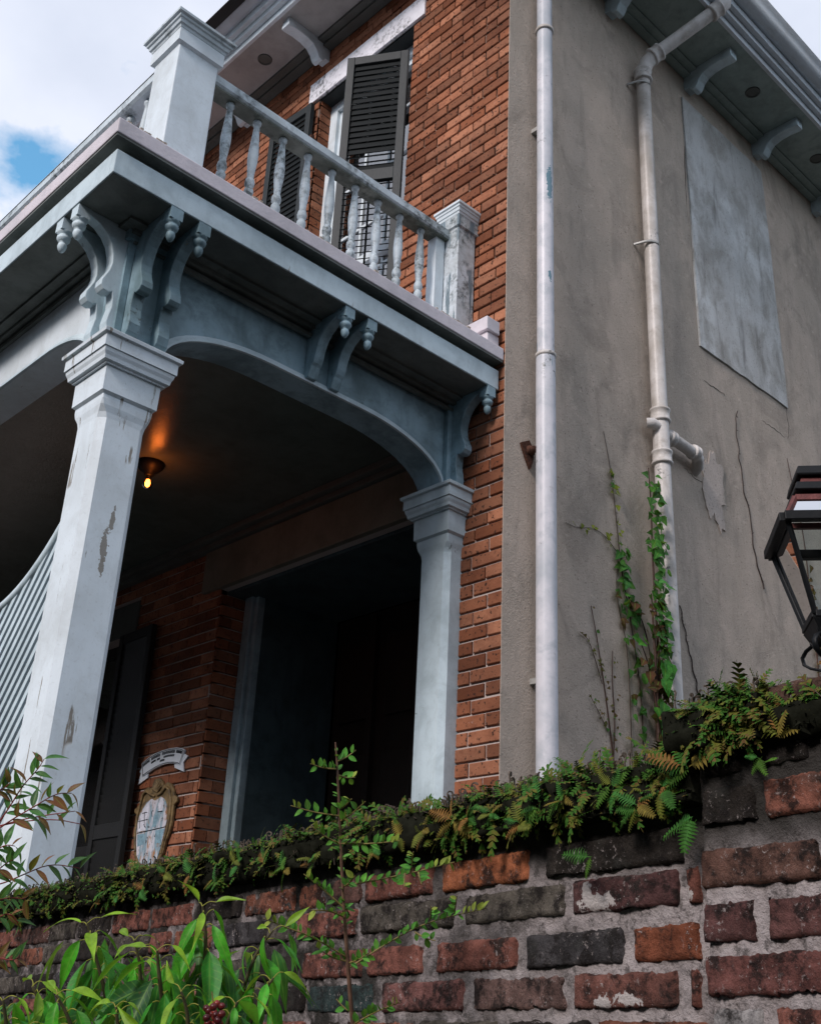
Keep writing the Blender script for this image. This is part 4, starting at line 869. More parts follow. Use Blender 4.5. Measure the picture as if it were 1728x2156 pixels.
# coping courses under the ferns
def coping(name, s0, s1, zt, h, o0, seed, n=120):
    mb = MB(); m = 9
    def pr(k, s):
        ang = k/(m-1)*pi; dd = o0+.020*sin(ang)**.4; zz = zt(s)-h/2+h/2*cos(ang)
        q = WPt(s, zz, dd if 0 < k < m-1 else -.05)
        return q+(-WN*.014+Vector((0, 0, .006)))*(fbm((s, zz*2, seed+k*.3), 16, 4)+.8*nz((s*9, k*.8, seed)))
    vs_ = [pr(k, s0+(s1-s0)*i/n) for i in range(n+1) for k in range(m)]
    mb.add(vs_, [(i*m+k, i*m+k+1, (i+1)*m+k+1, (i+1)*m+k) for i in range(n) for k in range(m-1)], True)
    mb.add([pr(k, s0) for k in range(m)], [tuple(range(m))]); mb.add([pr(k, s1) for k in range(m)], [tuple(range(m-1, -1, -1))])
    a0, a1 = WPt(s0, zt(s0)-h, 0), WPt(s1, zt(s1)-h, 0)
    q = [WPt(s, zt(s)-d, -o) for s in (s0, s1) for d in (h-.004, .006) for o in (.02, .20)]
    mb.add(q, [(0, 1, 3, 2), (4, 6, 7, 5), (0, 4, 5, 1), (2, 3, 7, 6), (0, 2, 6, 4), (1, 5, 7, 3)])
    rq = random.Random(seed)
    for i in range(int((s1-s0)*520)):
        s_ = rq.uniform(s0, s1); ang = rq.uniform(.15, .8)*pi; b = WPt(s_, zt(s_)-h/2+h/2*cos(ang), o0+.016*sin(ang)**.4)
        r_ = rq.uniform(.003, .009); e = [b+Vector((rq.uniform(-1, 1), rq.uniform(-1, 1), rq.uniform(-1, 1)))*r_ for _ in range(4)]
        e[3] = b-WN*rq.uniform(.004, .012)+Vector((0, 0, rq.uniform(-.004, .006))); mb.add(e, [(0, 1, 3), (1, 2, 3), (2, 0, 3)])
    return mb.build(name, M_MOSS, gw)
coping('mossy_coping', SPL+.01, 3.88, lambda s: TOP(s), .070, .016, 1, 240)
coping('mossy_coping', -.06, SPL+.035, lambda s: 2.022, .070, PO+.012, 5, 50)
coping('mossy_coping', -.56, -.06, lambda s: 2.000, .045, PO+.004, 9, 40)

# ------------------------------------------------------------------ leaf shapes
def leafmesh(name, prof, mat, fold=.25, droop=.3, n=8, wave=0.0, seed=0):
    # unit length along +X, fold about the midrib, droop along -Z
    mb = MB(); vs_ = []
    for i in range(n+1):
        u = i/n; w = prof(u); z = -droop*u*u
        wv = wave*sin(u*9+seed)
        vs_ += [(u, -w, z+fold*w+wv), (u, -w*.5, z+fold*w*.42+wv*.4), (u, 0, z), (u, w*.5, z+fold*w*.42-wv*.4), (u, w, z+fold*w-wv)]
    mb.add(vs_, [(i*5+k, (i+1)*5+k, (i+1)*5+k+1, i*5+k+1) for i in range(n) for k in range(4)], True)
    me = mb.mesh(name, mat)
    for nm, vals in (('rib', [1, .5, 0, .5, 1]*(n+1)), ('along', [i/n for i in range(n+1) for _ in range(5)])):
        at = me.attributes.new(nm, 'FLOAT', 'POINT'); at.data.foreach_set('value', vals)
    return me
def ell(mx, pk=.45, tip=1.0):
    def f(u):
        if u <= 0: return .004
        if u < pk: return mx*sin(u/pk*pi/2)**.8
        return mx*max(.0, cos((u-pk)/(1-pk)*pi/2))**tip+.001
    return f
SHR = [leafmesh('leaf', ell(w_, .36, 1.5), M_LEAF, f_, d, 10, .016, k) for k, (d, w_, f_) in enumerate(((.25, .125, .35), (.5, .14, .5), (.75, .115, .25), (.1, .145, .7)))]
SAP = [leafmesh('leaf', ell(.26, .45, .9), M_LEAFM, .25, d, 5) for d in (.0, .15)]
NAN = [leafmesh('leaf', ell(.17, .38, 1.3), M_LEAF, .35, d, 6) for d in (.1, .3)]
def ivyw(u):
    pts = [(0, .02), (.02, .22), (.10, .34), (.22, .36), (.36, .42), (.46, .30), (.60, .24), (.78, .14), (1, .004)]
    for i in range(len(pts)-1):
        if pts[i][0] <= u <= pts[i+1][0]: t = (u-pts[i][0])/(pts[i+1][0]-pts[i][0]); return pts[i][1]*(1-t)+pts[i+1][1]*t
    return 0
IVY = [leafmesh('leaf', ivyw, M_LEAFM, .2, d, 9) for d in (.1, .35)]
def place(me, parent, p, direc, upv, size, colr, name='leaf', roll=0.0):
    x = Vector(direc).normalized(); zc = Vector(upv)-x*Vector(upv).dot(x)
    if zc.length < 1e-4: zc = x.orthogonal()
    zc.normalize(); y = zc.cross(x)
    M = Matrix(((x.x, y.x, zc.x), (x.y, y.y, zc.y), (x.z, y.z, zc.z))).to_4x4() @ Matrix.Rotation(roll, 4, 'X')
    o = link(name, me, parent, Matrix.Translation(p) @ M @ Matrix.Scale(size, 4)); o.color = (*colr, 1); return o
def stem(parent, pts, r0, r1, colr, name='stem', n=6):
    # smooth the polyline a little
    q = [Vector(p) for p in pts]
    for _ in range(2):
        r = [q[0]]
        for i in range(len(q)-1): r += [q[i].lerp(q[i+1], .25), q[i].lerp(q[i+1], .75)]
        r.append(q[-1]); q = r
    m = len(q); o = MB().tube(q, [r0+(r1-r0)*i/(m-1) for i in range(m)], n).build(name, M_STEM, parent); o.color = (*colr, 1); return q
def along(q, t):
    L_ = [0]
    for i in range(len(q)-1): L_.append(L_[-1]+(q[i+1]-q[i]).length)
    d = t*L_[-1]
    for i in range(len(q)-1):
        if L_[i+1] >= d: k = (d-L_[i])/max(1e-9, L_[i+1]-L_[i]); return q[i].lerp(q[i+1], k), (q[i+1]-q[i]).normalized()
    return q[-1], (q[-1]-q[-2]).normalized()
RV = random.Random(11)
def rvec(k=1.0): return Vector((RV.uniform(-1, 1), RV.uniform(-1, 1), RV.uniform(-1, 1)))*k

# ------------------------------------------------------------------ ivy on the stucco
def wallp(x, y, off=.012): return onY(x, y, YC-off)
def vine(name, label, paths, colr, leaves, group=None, cat='vine', off=0.0):
    t = thing(name, label, cat, wallp(*paths[0][0][-1]), group)
    for pts, r0, r1 in paths:
        q = stem(t, [wallp(x+RV.uniform(-2, 2), y, RV.uniform(.004, .012)+off) for x, y in pts], r0, r1, colr)
        yield_q.append((t, q))
    return t
yield_q = []
G1, G2, G3, BR = (.035, .15, .035), (.06, .20, .035), (.22, .25, .03), (.09, .03, .018)
def ivyleaf(t, p, colr, size):
    d = Vector((RV.uniform(-1, 1), -.25, RV.uniform(-1.2, .2))); n = Vector((RV.uniform(-.7, .7), -1, RV.uniform(-.2, .7)))
    place(RV.choice(IVY), t, p+Vector((RV.uniform(-.02, .02), -RV.uniform(.0, .03), RV.uniform(-.02, .02))), d, n, size, colr)
v1 = vine('ivy_vine', 'green ivy with yellow tips climbing the stucco left of the drainpipe', [
    ([(1270, 908), (1281, 975), (1291, 1040), (1300, 1110), (1304, 1180), (1318, 1250), (1333, 1330), (1343, 1420), (1350, 1500), (1353, 1590)], .0015, .005),
    ([(1192, 1100), (1215, 1112), (1248, 1110), (1276, 1128), (1300, 1165)], .001, .002),
    ([(1318, 1250), (1345, 1290), (1362, 1340), (1372, 1420), (1380, 1560)], .002, .006), ([(1300, 1180), (1297, 1260), (1318, 1350), (1325, 1470), (1328, 1600)], .0015, .003)], (.045, .03, .02), 0)
qs = [q for t, q in yield_q if t == v1]
for i in range(42):
    t_ = RV.uniform(.12, .95); p, d = along(qs[0], t_); ivyleaf(v1, p, RV.choice((G3, G2)) if t_ < .35 else RV.choice((G1, G1, G2)), RV.uniform(.03, .05) if t_ < .35 else RV.uniform(.05, .085))
for i in range(34):
    p, d = along(qs[0], RV.uniform(.36, .60)); ivyleaf(v1, p+Vector((RV.uniform(-.05, .06), 0, 0)), RV.choice((G1, G1, G2)), RV.uniform(.05, .08))
for i in range(12): p, d = along(qs[1], RV.uniform(0, .9)); ivyleaf(v1, p, G3, RV.uniform(.025, .045))
for i in range(26): p, d = along(qs[2], RV.uniform(0, .95)); ivyleaf(v1, p, RV.choice((G1, G2, BR)), RV.uniform(.05, .09))
for i in range(16): p, d = along(qs[3], RV.uniform(.2, .95)); ivyleaf(v1, p, RV.choice((G1, G2, BR)), RV.uniform(.04, .07))
v2 = vine('ivy_column', 'dense ivy column hugging the left side of the cream drainpipe', [
    ([(1366, 985), (1369, 1060), (1374, 1160), (1380, 1260), (1386, 1380), (1390, 1480), (1394, 1580)], .003, .012),
    ([(1340, 1330), (1365, 1400), (1380, 1470), (1392, 1580)], .002, .008), ([(1372, 1250), (1382, 1400), (1388, 1580)], .004, .014)], (.05, .025, .018), 0, off=.085)
qs = [q for t, q in yield_q if t == v2]
for i in range(165):
    t_ = RV.uniform(.03, .68); p, d = along(qs[0], t_); p = p+Vector((RV.uniform(-.055, .055), -RV.uniform(0, .04), 0)); ivyleaf(v2, p, RV.choice((G1, G1, G2, (.045, .19, .03))), RV.uniform(.045, .075))
for i in range(95):
    t_ = RV.uniform(.50, 1); p, d = along(qs[0], t_); p = p+Vector((RV.uniform(-.09, .05), -RV.uniform(0, .03), 0)); ivyleaf(v2, p, RV.choice((BR, BR, BR, (.05, .02, .015), G1)), RV.uniform(.04, .08))
for i in range(22):
    p, d = along(qs[1], RV.uniform(0, 1)); ivyleaf(v2, p, RV.choice((BR, G1, (.05, .22, .03))), RV.uniform(.05, .10))
for i in range(14):
    t_ = RV.uniform(.7, 1); p, d = along(qs[0], t_); place(IVY[0], v2, p+Vector((RV.uniform(-.08, .03), -.06, 0)), (RV.uniform(-.3, .3), -.1, -1), (RV.uniform(-.3, .3), -1, .2), RV.uniform(.09, .13), (.05, .24, .035))
v3 = vine('dry_vine', 'nearly leafless brown vine stems on the stucco between the pipes', [
    ([(1242, 1275), (1252, 1330), (1266, 1400), (1274, 1470), (1282, 1530), (1292, 1620)], .002, .005), ([(1222, 1330), (1240, 1345), (1255, 1390), (1268, 1440)], .0015, .002),
    ([(1288, 1370), (1290, 1440), (1294, 1520), (1290, 1620)], .002, .004), ([(1240, 1462), (1262, 1500), (1280, 1540)], .0015, .002)], (.075, .035, .025), 0)
qs = [q for t, q in yield_q if t == v3]
for q in qs:
    for i in range(16): p, d = along(q, RV.uniform(0, .9)); ivyleaf(v3, p, RV.choice((BR, BR, (.10, .09, .02), G1)), RV.uniform(.015, .032))
for nm, lb, pts in (('bare_vine', 'thin leafless vine running down stucco below the cement patch', [(1549, 865), (1549, 920), (1558, 980), (1571, 1060), (1587, 1150), (1599, 1205), (1614, 1252)]),
                    ('bare_vine', 'thin leafless vine just right of the cream drainpipe', [(1432, 1275), (1442, 1330), (1456, 1390), (1466, 1450), (1482, 1510)])):
    t = thing(nm, lb, 'vine', wallp(*pts[-1])); q = stem(t, [wallp(x0+(x1-x0)*k/4+RV.uniform(-3.5, 3.5), y0+(y1-y0)*k/4, .006) for (x0, y0), (x1, y1) in zip(pts[:-1], pts[1:]) for k in range(4)], .003, .005, (.05, .035, .03))
    for i in range(26):
        p, d = along(q, RV.uniform(0, 1)); MB().tube([p, p+Vector((RV.uniform(-.022, .022), -.004, RV.uniform(-.02, .02)))], [.003, .001], 4).build('twig', M_CURL, t)
v6 = vine('rusty_vine', 'rust-coloured withered vine on the stucco behind the lantern', [([(1655, 965), (1668, 1030), (1684, 1090), (1696, 1170), (1706, 1260), (1716, 1350), (1724, 1450), (1730, 1560)], .002, .006)], (.07, .03, .02), 0)
q = [q for t, q in yield_q if t == v6][0]
for i in range(70): t_ = RV.random()**.6; p, d = along(q, .2+.8*t_); ivyleaf(v6, p, RV.choice((BR, (.14, .04, .02), (.09, .05, .02))), RV.uniform(.03, .07))

# ------------------------------------------------------------------ ferns on the coping
def frond(mb, base, direc, upv, length, n=7, curl=.6, wid=.30):
    x = Vector(direc).normalized(); zc = (Vector(upv)-x*Vector(upv).dot(x)).normalized(); y = zc.cross(x)
    P = lambda u, v, w: Vector(base)+x*(u*length)+y*(v*length)+zc*((w-curl*u*u)*length)
    mb.add([P(0, -.012, 0), P(0, .012, 0), P(.5, .012, 0), P(.5, -.012, 0), P(1, .004, 0), P(1, -.004, 0)], [(0, 1, 2, 3), (3, 2, 4, 5)])
    for i in range(n):
        u = .14+.82*i/n; w = wid*(1-.75*(i/n)**1.6)*(0.75+.5*min(1, i/2)); pw = .46/n
        for s in (-1, 1):
            mb.add([P(u-pw*.7, 0, 0), P(u+pw*.3, s*w*.5, .03), P(u+pw*1.1, s*w, -.02), P(u+pw*1.4, s*w*.55, .0), P(u+pw*.9, 0, 0)], [(0, 1, 3, 4), (1, 2, 3)] if s > 0 else [(4, 3, 1, 0), (3, 2, 1)])
def crosier(mb, base, direc, h, r):
    pts = []; d = Vector(direc).normalized(); side_ = d.cross(Vector((0, 0, 1))).normalized(); ax = (WD*RV.uniform(-1, 1)+WN*RV.uniform(-.9, .9)).normalized()
    for i in range(4): pts.append(Vector(base)+Vector((0, 0, 1))*h*i/3+ax*h*.1*sin(i))
    c = pts[-1]+ax*r; ne = RV.randint(3, 11); st_ = RV.uniform(.4, .7)
    for i in range(1, ne): a = pi-i*st_; rr_ = r*(1-i*RV.uniform(.05, .09)); pts.append(c+ax*rr_*cos(a)+Vector((0, 0, 1))*rr_*sin(a))
    mb.tube(pts, [.0010+.0011*min(1, i/5) for i in range(len(pts))], 4, False)
def ctop(s): return (TOP(s), .030) if s > SPL+.02 else ((2.022, PO+.03) if s > -.06 else (2.0, PO+.02))
mb = MB(); mc = MB()
for i in range(9500):
    s = RV.uniform(-.5, 3.7)
    if RV.random() < .25: s = RV.uniform(-.5, .15)
    zt, ov = ctop(s); where = RV.random()
    if where < .55: b = WPt(s, zt+RV.uniform(-.012, .006), RV.uniform(-.05, ov)); d = -WN*RV.uniform(-.2, 1)+WD*RV.uniform(-1, 1)+Vector((0, 0, RV.uniform(.0, 1.1)))
    else: b = WPt(s, zt-RV.uniform(.0, .055), ov-.006); d = -WN*RV.uniform(.3, 1)+WD*RV.uniform(-1, 1)+Vector((0, 0, RV.uniform(-.8, .3)))
    if s > .9 and RV.random() < .4: continue
    dens = nz((s*3.2, 4, 4)); gap = nz((s*7.5, 9, 2))
    if gap < -.22 and RV.random() < .6: continue
    if where > .55 and dens < -.15: continue
    frond(mb, b, d, Vector((0, 0, 1))-WN*.6+rvec(.6), RV.uniform(.014, .038)*(1.0+.5*nz((s*5, 1, 7)))*(1.6 if RV.random() < .06 else 1), RV.choice((5, 6, 8)), RV.uniform(-.2, 1.3), RV.uniform(.2, .34))
o = mb.build('fern_mat', M_FERNM); tag(o, 'low mat of green and yellowing ferns covering the wall top', 'fern', kind='stuff')
for i in range(1300):
    s = RV.uniform(-.45, 3.7) if RV.random() < .8 else RV.gauss(.5, .25); zt, ov = ctop(s)
    crosier(mc, WPt(s, zt-.004, RV.uniform(-.06, ov-.01)), (1, 0, 0), RV.uniform(.008, .030)*(1.5 if RV.random() < .12 else 1), RV.uniform(.002, .0075))
for i in range(160):     # dead twigs in the mat
    s = RV.uniform(-.45, 3.6); zt, ov = ctop(s); b = WPt(s, zt-RV.uniform(0, .05), ov); mc.tube([b, b+WD*RV.uniform(-.04, .04)-WN*.006+Vector((0, 0, RV.uniform(-.03, .02)))], .0007, 4)
o = mc.build('dry_fern_curls', M_CURL); tag(o, 'curled grey brown dried fern tips along the wall top', 'dry fern', kind='stuff')
def fernmesh(k):
    mb = MB(); frond(mb, (0, 0, 0), (1, 0, 0), (0, 0, 1), 1.0, 9, (.25, .5, .1)[k], .26); return mb.mesh('frond', M_FROND)
FM = [fernmesh(k) for k in range(3)]
FC = [(.035, .13, .018), (.065, .16, .018), (.12, .14, .020), (.17, .13, .022), (.04, .16, .028), (.20, .10, .025)]
def fern(x, y, off, label, n, dirs, size, cols, pier=False, grp=None):
    s, z = onW(x, y, off); t = thing('fern', label, 'fern', WPt(s, z, off), grp)
    for k in range(n):
        dx, dz_ = dirs[k % len(dirs)]; d = -WD*dx+Vector((0, 0, dz_))-WN*RV.uniform(.1, .5)
        place(FM[k % 3], t, WPt(s, z, off)+rvec(.006), d+rvec(.12), -WN+Vector((0, 0, .6))+rvec(.3), size*RV.uniform(.55, .9), RV.choice(cols), 'frond')
GR, YE = FC[0:2]+[FC[4]], FC[2:4]+[FC[5]]
fern(1240, 1800, .05, 'long bright green fern frond hanging over the dark brick', 3, [(-.5, -1), (-1, -.25), (-.9, .1)], .062, GR)
fern(1460, 1720, .05, 'green ferns tucked into the corner of wall and pier', 4, [(-1, -.3), (-1, -.05), (-.7, -.7), (.1, -.9)], .062, GR)
fern(1445, 1615, .045, 'yellow green fern spray at the left end of the pier coping', 6, [(-1, .1), (-1, -.3), (-.9, -.5), (-.4, .9), (.9, .3), (-1, .45)], .075, YE+GR)
fern(1540, 1570, .05, 'tall olive fern tuft on top of the pier coping', 7, [(-1, .35), (-.6, .8), (-.1, 1), (.4, .9), (-.9, .6), (.8, .6), (.1, .8)], .075, YE+GR[:1])
fern(1640, 1545, .05, 'golden fern tuft at the right on the pier coping', 7, [(-.5, .9), (.1, 1), (.6, .8), (-.8, .5), (.9, .4), (.3, .9), (-.2, .8)], .065, YE)
fern(1600, 1600, .06, 'small green fern leaves on the dark face of the pier coping', 4, [(-.6, -.5), (.4, -.6), (-.8, .1), (.7, .2)], .035, GR)
fern(1340, 1700, .05, 'olive fern fronds on the wall left of the pier', 6, [(-1, .1), (-1, -.4), (-.5, -.8), (.8, -.3), (.5, .7), (-.8, .5)], .055, YE+GR)
fern(1090, 1735, .05, 'yellow green fern fronds near the middle of the wall top', 5, [(-1, .2), (-.8, -.4), (.9, -.3), (.6, .6), (-.3, .9)], .055, YE+GR)
fern(950, 1730, .05, 'broad yellow fern frond right of the sapling', 4, [(-.9, .4), (.9, -.35), (.5, .7), (-.7, -.5)], .060, YE)
fern(600, 1830, .05, 'hanging green fern left of the sapling', 5, [(-1, -.2), (-.7, -.7), (.8, -.4), (.4, .8), (-.6, .7)], .055, GR+YE)
FW = ['just left of the pier', 'below the ivy stems', 'at the right foot of the white downpipe', 'at the left foot of the white downpipe', 'below the narrow stucco strip', 'below the narrow brick strip', 'below the pale half column', 'below the right side of the doorway', 'right of the sapling tip', 'left of the sapling tip', 'below the dark door leaf', 'below the dark door jamb', 'below the pale blue door frame', 'right of the oval crest', 'directly under the oval crest', 'under the black porch shutter', 'beside the foot of the corner column', 'in front of the white corner column']
for i, x in enumerate((1395, 1290, 1180, 1130, 1030, 985, 890, 840, 790, 655, 560, 500, 455, 400, 350, 300, 250, 200)):
    y = 1602+(1440-x)*.206+22; 
    fern(x, y+RV.uniform(-8, 30), .045, 'small fern on the mossy coping '+FW[i], 5, [(RV.uniform(-1, 1), RV.uniform(-.8, .9)) for _ in range(5)], RV.uniform(.038, .055), GR+YE, grp='small ferns along the coping')

# ------------------------------------------------------------------ sapling in front of the wall
sap = thing('sapling', 'slender sapling with tiny green leaves rising before the doorway', 'sapling', deep(742, 2160, 1.78))
DS = 1.80
def S(x, y, d=0.0): return deep(553+.36*x, 1451.5+.36*y, DS+d)
q = stem(sap, [S(545, 2060), S(525, 1950), S(505, 1700), S(490, 1500), S(470, 1200), S(455, 900), S(445, 650), S(435, 420), S(425, 310)], .0042, .0011, (.16, .09, .06))
BRN = [((430, 465), (280, 435)), ((435, 420), (545, 355)), ((440, 500), (540, 515)), ((447, 740), (165, 680)), ((455, 770), (600, 655)), ((455, 905), (285, 800)), ((456, 900), (800, 885)), ((465, 1150), (800, 1090), (1120, 1010)), ((468, 1270), (330, 1150), (240, 1080)), ((480, 1335), (400, 1295), (285, 1290)), ((505, 1630), (700, 1500), (950, 1360), (1310, 1280)), ((495, 1570), (300, 1450), (120, 1385), (5, 1340)), ((497, 1590), (400, 1570), (310, 1500)), ((520, 1890), (430, 1810)), ((530, 1960), (650, 1890), (800, 1830)), ((447, 700), (520, 640)), ((475, 1250), (520, 1330)), ((505, 1600), (620, 1540)), ((480, 1150), (540, 1090)), ((865, 1070), (880, 950)), ((830, 1080), (828, 1155)), ((910, 1070), (930, 1140)), ((980, 1345), (985, 1270)), ((890, 1420), (1010, 1470)), ((1120, 1310), (1135, 1205))]
for bi, pts in enumerate(BRN):
    dd = RV.uniform(-.07, .05); P_ = [S(x, y, dd*(i/(len(pts)-1))) for i, (x, y) in enumerate(pts)]
    if len(P_) == 2: P_.insert(1, P_[0].lerp(P_[1], .5)+Vector((0, 0, -.003)))
    qb = stem(sap, P_, .0017, .0007, (.20, .16, .05), 'branch', 5)
    L_ = sum((P_[i+1]-P_[i]).length for i in range(len(P_)-1)); nl = max(3, int(L_/.0085))
    for k in range(nl):
        p, d = along(qb, min(1, .08+.92*k/nl)); sd_ = (1 if k % 2 else -1); side_ = d.cross(fw).normalized()*sd_
        if side_.z < 0 and RV.random() < .55: side_ = -side_
        dl = d*RV.uniform(.35, .9)+side_*RV.uniform(.5, 1.1)+fw*RV.uniform(-.5, .4)
        tipf = k/nl
        place(RV.choice(SAP), sap, p, dl, -fw+Vector((0, 0, .9))+rvec(.5), RV.uniform(.012, .020), RV.choice(((.07, .27, .04), (.10, .33, .045), (.055, .22, .04))) if tipf < .8 else (.24, .30, .05))
for k in range(34):
    p, d = along(q, RV.uniform(.35, 1)); a_ = RV.uniform(0, 6.28); place(RV.choice(SAP), sap, p, d*.5+rt*cos(a_)+fw*sin(a_)*.6, Vector((0, 0, 1))-fw*.6, RV.uniform(.010, .018), RV.choice(((.06, .22, .04), (.10, .27, .045))))

# ------------------------------------------------------------------ broad-leaved shrub, bottom left
shr = thing('shrub', 'glossy green shrub with drooping pointed leaves at the bottom left', 'shrub', deep(250, 2330, 1.62))
SH = lambda x, y, d=0.0: deep(.36*x, 1382+.36*y, 1.55+d)
shoots = [([(640, 2600), (640, 2050), (560, 1750), (512, 1560)], .05, 15), ([(780, 2600), (800, 2050), (830, 1850), (790, 1660)], -.05, 17), ([(1080, 2600), (1180, 2000), (1210, 1650), (1185, 1460)], .0, 20), ([(1000, 2600), (960, 2100), (930, 1850), (920, 1720)], -.12, 16), ([(1300, 2600), (1390, 2050), (1490, 1740), (1600, 1600)], .10, 13),
          ([(300, 2600), (260, 2250), (230, 2010), (190, 1930)], -.05, 15), ([(60, 2600), (60, 2300), (30, 2080), (20, 2010)], -.10, 11), ([(1350, 2600), (1440, 2200), (1530, 1980), (1600, 1880)], .0, 13), ([(500, 2600), (460, 2300), (400, 2100), (330, 1980)], -.15, 13), ([(1050, 2600), (1100, 2300), (1100, 2080), (1060, 1960)], -.18, 15), ([(820, 2600), (720, 2350), (690, 2160), (680, 2050)], -.2, 14), ([(1250, 2600), (1300, 2300), (1330, 2130), (1390, 2020)], -.15, 12), ([(150, 2600), (140, 2400), (170, 2250), (150, 2180)], -.2, 10), ([(560, 2600), (530, 2450), (520, 2300), (500, 2220)], -.24, 9), ([(950, 2600), (930, 2450), (920, 2300), (900, 2230)], -.26, 9)]
YG, LG, MG, DG = (.22, .40, .02), (.055, .34, .018), (.026, .21, .02), (.010, .085, .016)
for pts, dd, nl in shoots:
    nl = int(nl*1.45)
    P_ = [SH(x, y, dd) for x, y in pts]; qb = stem(shr, P_, .0045, .0014, (.07, .06, .03))
    for k in range(nl):
        t_ = 1-(k/nl)**1.1*.74; p, d = along(qb, t_); a_ = k*2.4+RV.uniform(-.4, .4)
        out = (rt*cos(a_)+fw*sin(a_)*.8).normalized(); age = k/nl
        L_ = (.038+.050*min(1, age*2.6))*RV.uniform(.8, 1.2)
        pet = p+out*RV.uniform(.010, .020)+Vector((0, 0, .006)); 
        stem(shr, [p, p.lerp(pet, .5)+Vector((0, 0, .004)), pet], .0009, .0007, (.22, .22, .03), 'petiole', 4)
        dirv = out*RV.uniform(.25, 1.1)+Vector((0, 0, -RV.uniform(.4, 1.5) if age > .10 else RV.uniform(-.6, .4)))
        colr = YG if age < .10 else (LG if age < .28 else RV.choice((MG, MG, LG, DG)))
        place(RV.choice(SHR), shr, pet, dirv, Vector((0, 0, 1))+out*.5-fw*.35+rvec(.55), L_*(.7 if RV.random() < .2 else 1.08), colr)
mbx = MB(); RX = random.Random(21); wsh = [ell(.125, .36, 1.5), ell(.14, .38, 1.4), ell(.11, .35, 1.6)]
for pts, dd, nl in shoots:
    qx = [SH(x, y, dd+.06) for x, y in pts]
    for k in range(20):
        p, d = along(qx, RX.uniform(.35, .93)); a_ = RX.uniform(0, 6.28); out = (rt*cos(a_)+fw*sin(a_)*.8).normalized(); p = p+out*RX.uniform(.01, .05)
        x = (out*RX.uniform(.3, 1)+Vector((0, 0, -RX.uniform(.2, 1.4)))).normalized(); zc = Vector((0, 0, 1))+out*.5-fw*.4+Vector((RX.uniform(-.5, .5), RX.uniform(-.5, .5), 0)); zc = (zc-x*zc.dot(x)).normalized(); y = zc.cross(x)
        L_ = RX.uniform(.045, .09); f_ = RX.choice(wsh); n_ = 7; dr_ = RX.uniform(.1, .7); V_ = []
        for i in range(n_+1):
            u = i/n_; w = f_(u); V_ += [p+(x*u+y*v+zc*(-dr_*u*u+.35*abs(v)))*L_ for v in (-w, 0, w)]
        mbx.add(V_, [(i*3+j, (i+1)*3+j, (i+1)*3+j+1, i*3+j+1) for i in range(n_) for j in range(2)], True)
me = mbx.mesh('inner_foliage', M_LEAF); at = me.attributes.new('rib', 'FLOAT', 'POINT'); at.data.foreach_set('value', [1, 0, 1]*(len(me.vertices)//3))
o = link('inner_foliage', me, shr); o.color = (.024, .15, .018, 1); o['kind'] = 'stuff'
bc = thing('berry_cluster', 'cluster of dark red berries among the shrub leaves', 'berries', SH(1250, 2060, -.2))
bm_ = MB().lathe([(.0, -1), (.5, -.86), (.86, -.5), (1, 0), (.86, .5), (.5, .86), (.0, 1)], n=10).mesh('berry', M_BERRY)
for k in range(22):
    o = link('berry', bm_, bc, Matrix.Translation(SH(1255+RV.uniform(-48, 48), 2090+RV.uniform(-70, 70), -.2+RV.uniform(-.02, .02))) @ Matrix.Scale(RV.uniform(.0038, .0050), 4)); o.color = (*RV.choice(((.10, .012, .012), (.16, .02, .015), (.06, .008, .01))), 1)
stem(bc, [SH(1250, 2200, -.2), SH(1255, 2090, -.2), SH(1240, 1960, -.19)], .0012, .0008, (.15, .10, .03))

# ------------------------------------------------------------------ red-stemmed shrub, left edge
nan = thing('nandina_shrub', 'pointed-leaf shrub with thin red stems at the left edge', 'shrub', deep(-60, 2200, 1.7))
NA = lambda x, y, d=0.0: deep(.36*x, 1382+.36*y, 1.75+d)
stem(nan, [NA(-120, 2500), NA(-130, 1700), NA(-110, 1100), NA(-60, 900)], .006, .003, (.10, .05, .03))
sprays = [([(-60, 1050), (60, 880), (130, 760), (225, 660), (260, 600)], 17), ([(-60, 1050), (60, 960), (200, 880), (330, 800), (420, 800)], 15), ([(-60, 1010), (100, 960), (260, 930), (440, 905)], 7), ([(-40, 1000), (120, 965), (320, 950), (470, 980)], 3), ([(-110, 1350), (20, 1330), (150, 1270), (300, 1210), (470, 1240)], 12), ([(-110, 1200), (-20, 1130), (40, 1100), (90, 1110)], 9), ([(-110, 1300), (-10, 1250), (50, 1200), (80, 1190)], 8), ([(-110, 1450), (0, 1420), (80, 1410), (150, 1420)], 9), ([(-110, 1600), (0, 1520), (60, 1500), (110, 1560)], 9), ([(-110, 1800), (0, 1760), (60, 1780), (120, 1760)], 8), ([(-60, 800), (10, 780), (40, 760), (60, 740)], 8)]
for pts, nl in sprays:
    dd = RV.uniform(-.08, .05); qb = stem(nan, [NA(x, y, dd) for x, y in pts], .0014, .0006, (.20, .03, .025), 'branch', 5)
    for k in range(nl):
        p, d = along(qb, .25+.75*(k+1)/nl); sgn = 1 if k % 2 else -1; sd_ = d.cross(fw).normalized()*sgn
        place(RV.choice(NAN), nan, p, d*RV.uniform(.3, .9)+sd_*RV.uniform(.5, 1)+fw*RV.uniform(-.4, .4), -fw*.7+Vector((0, 0, 1))+rvec(.5), RV.uniform(.022, .038), RV.choice(((.035, .13, .035), (.05, .17, .05), (.03, .10, .035), (.045, .15, .04), (.16, .05, .025))))

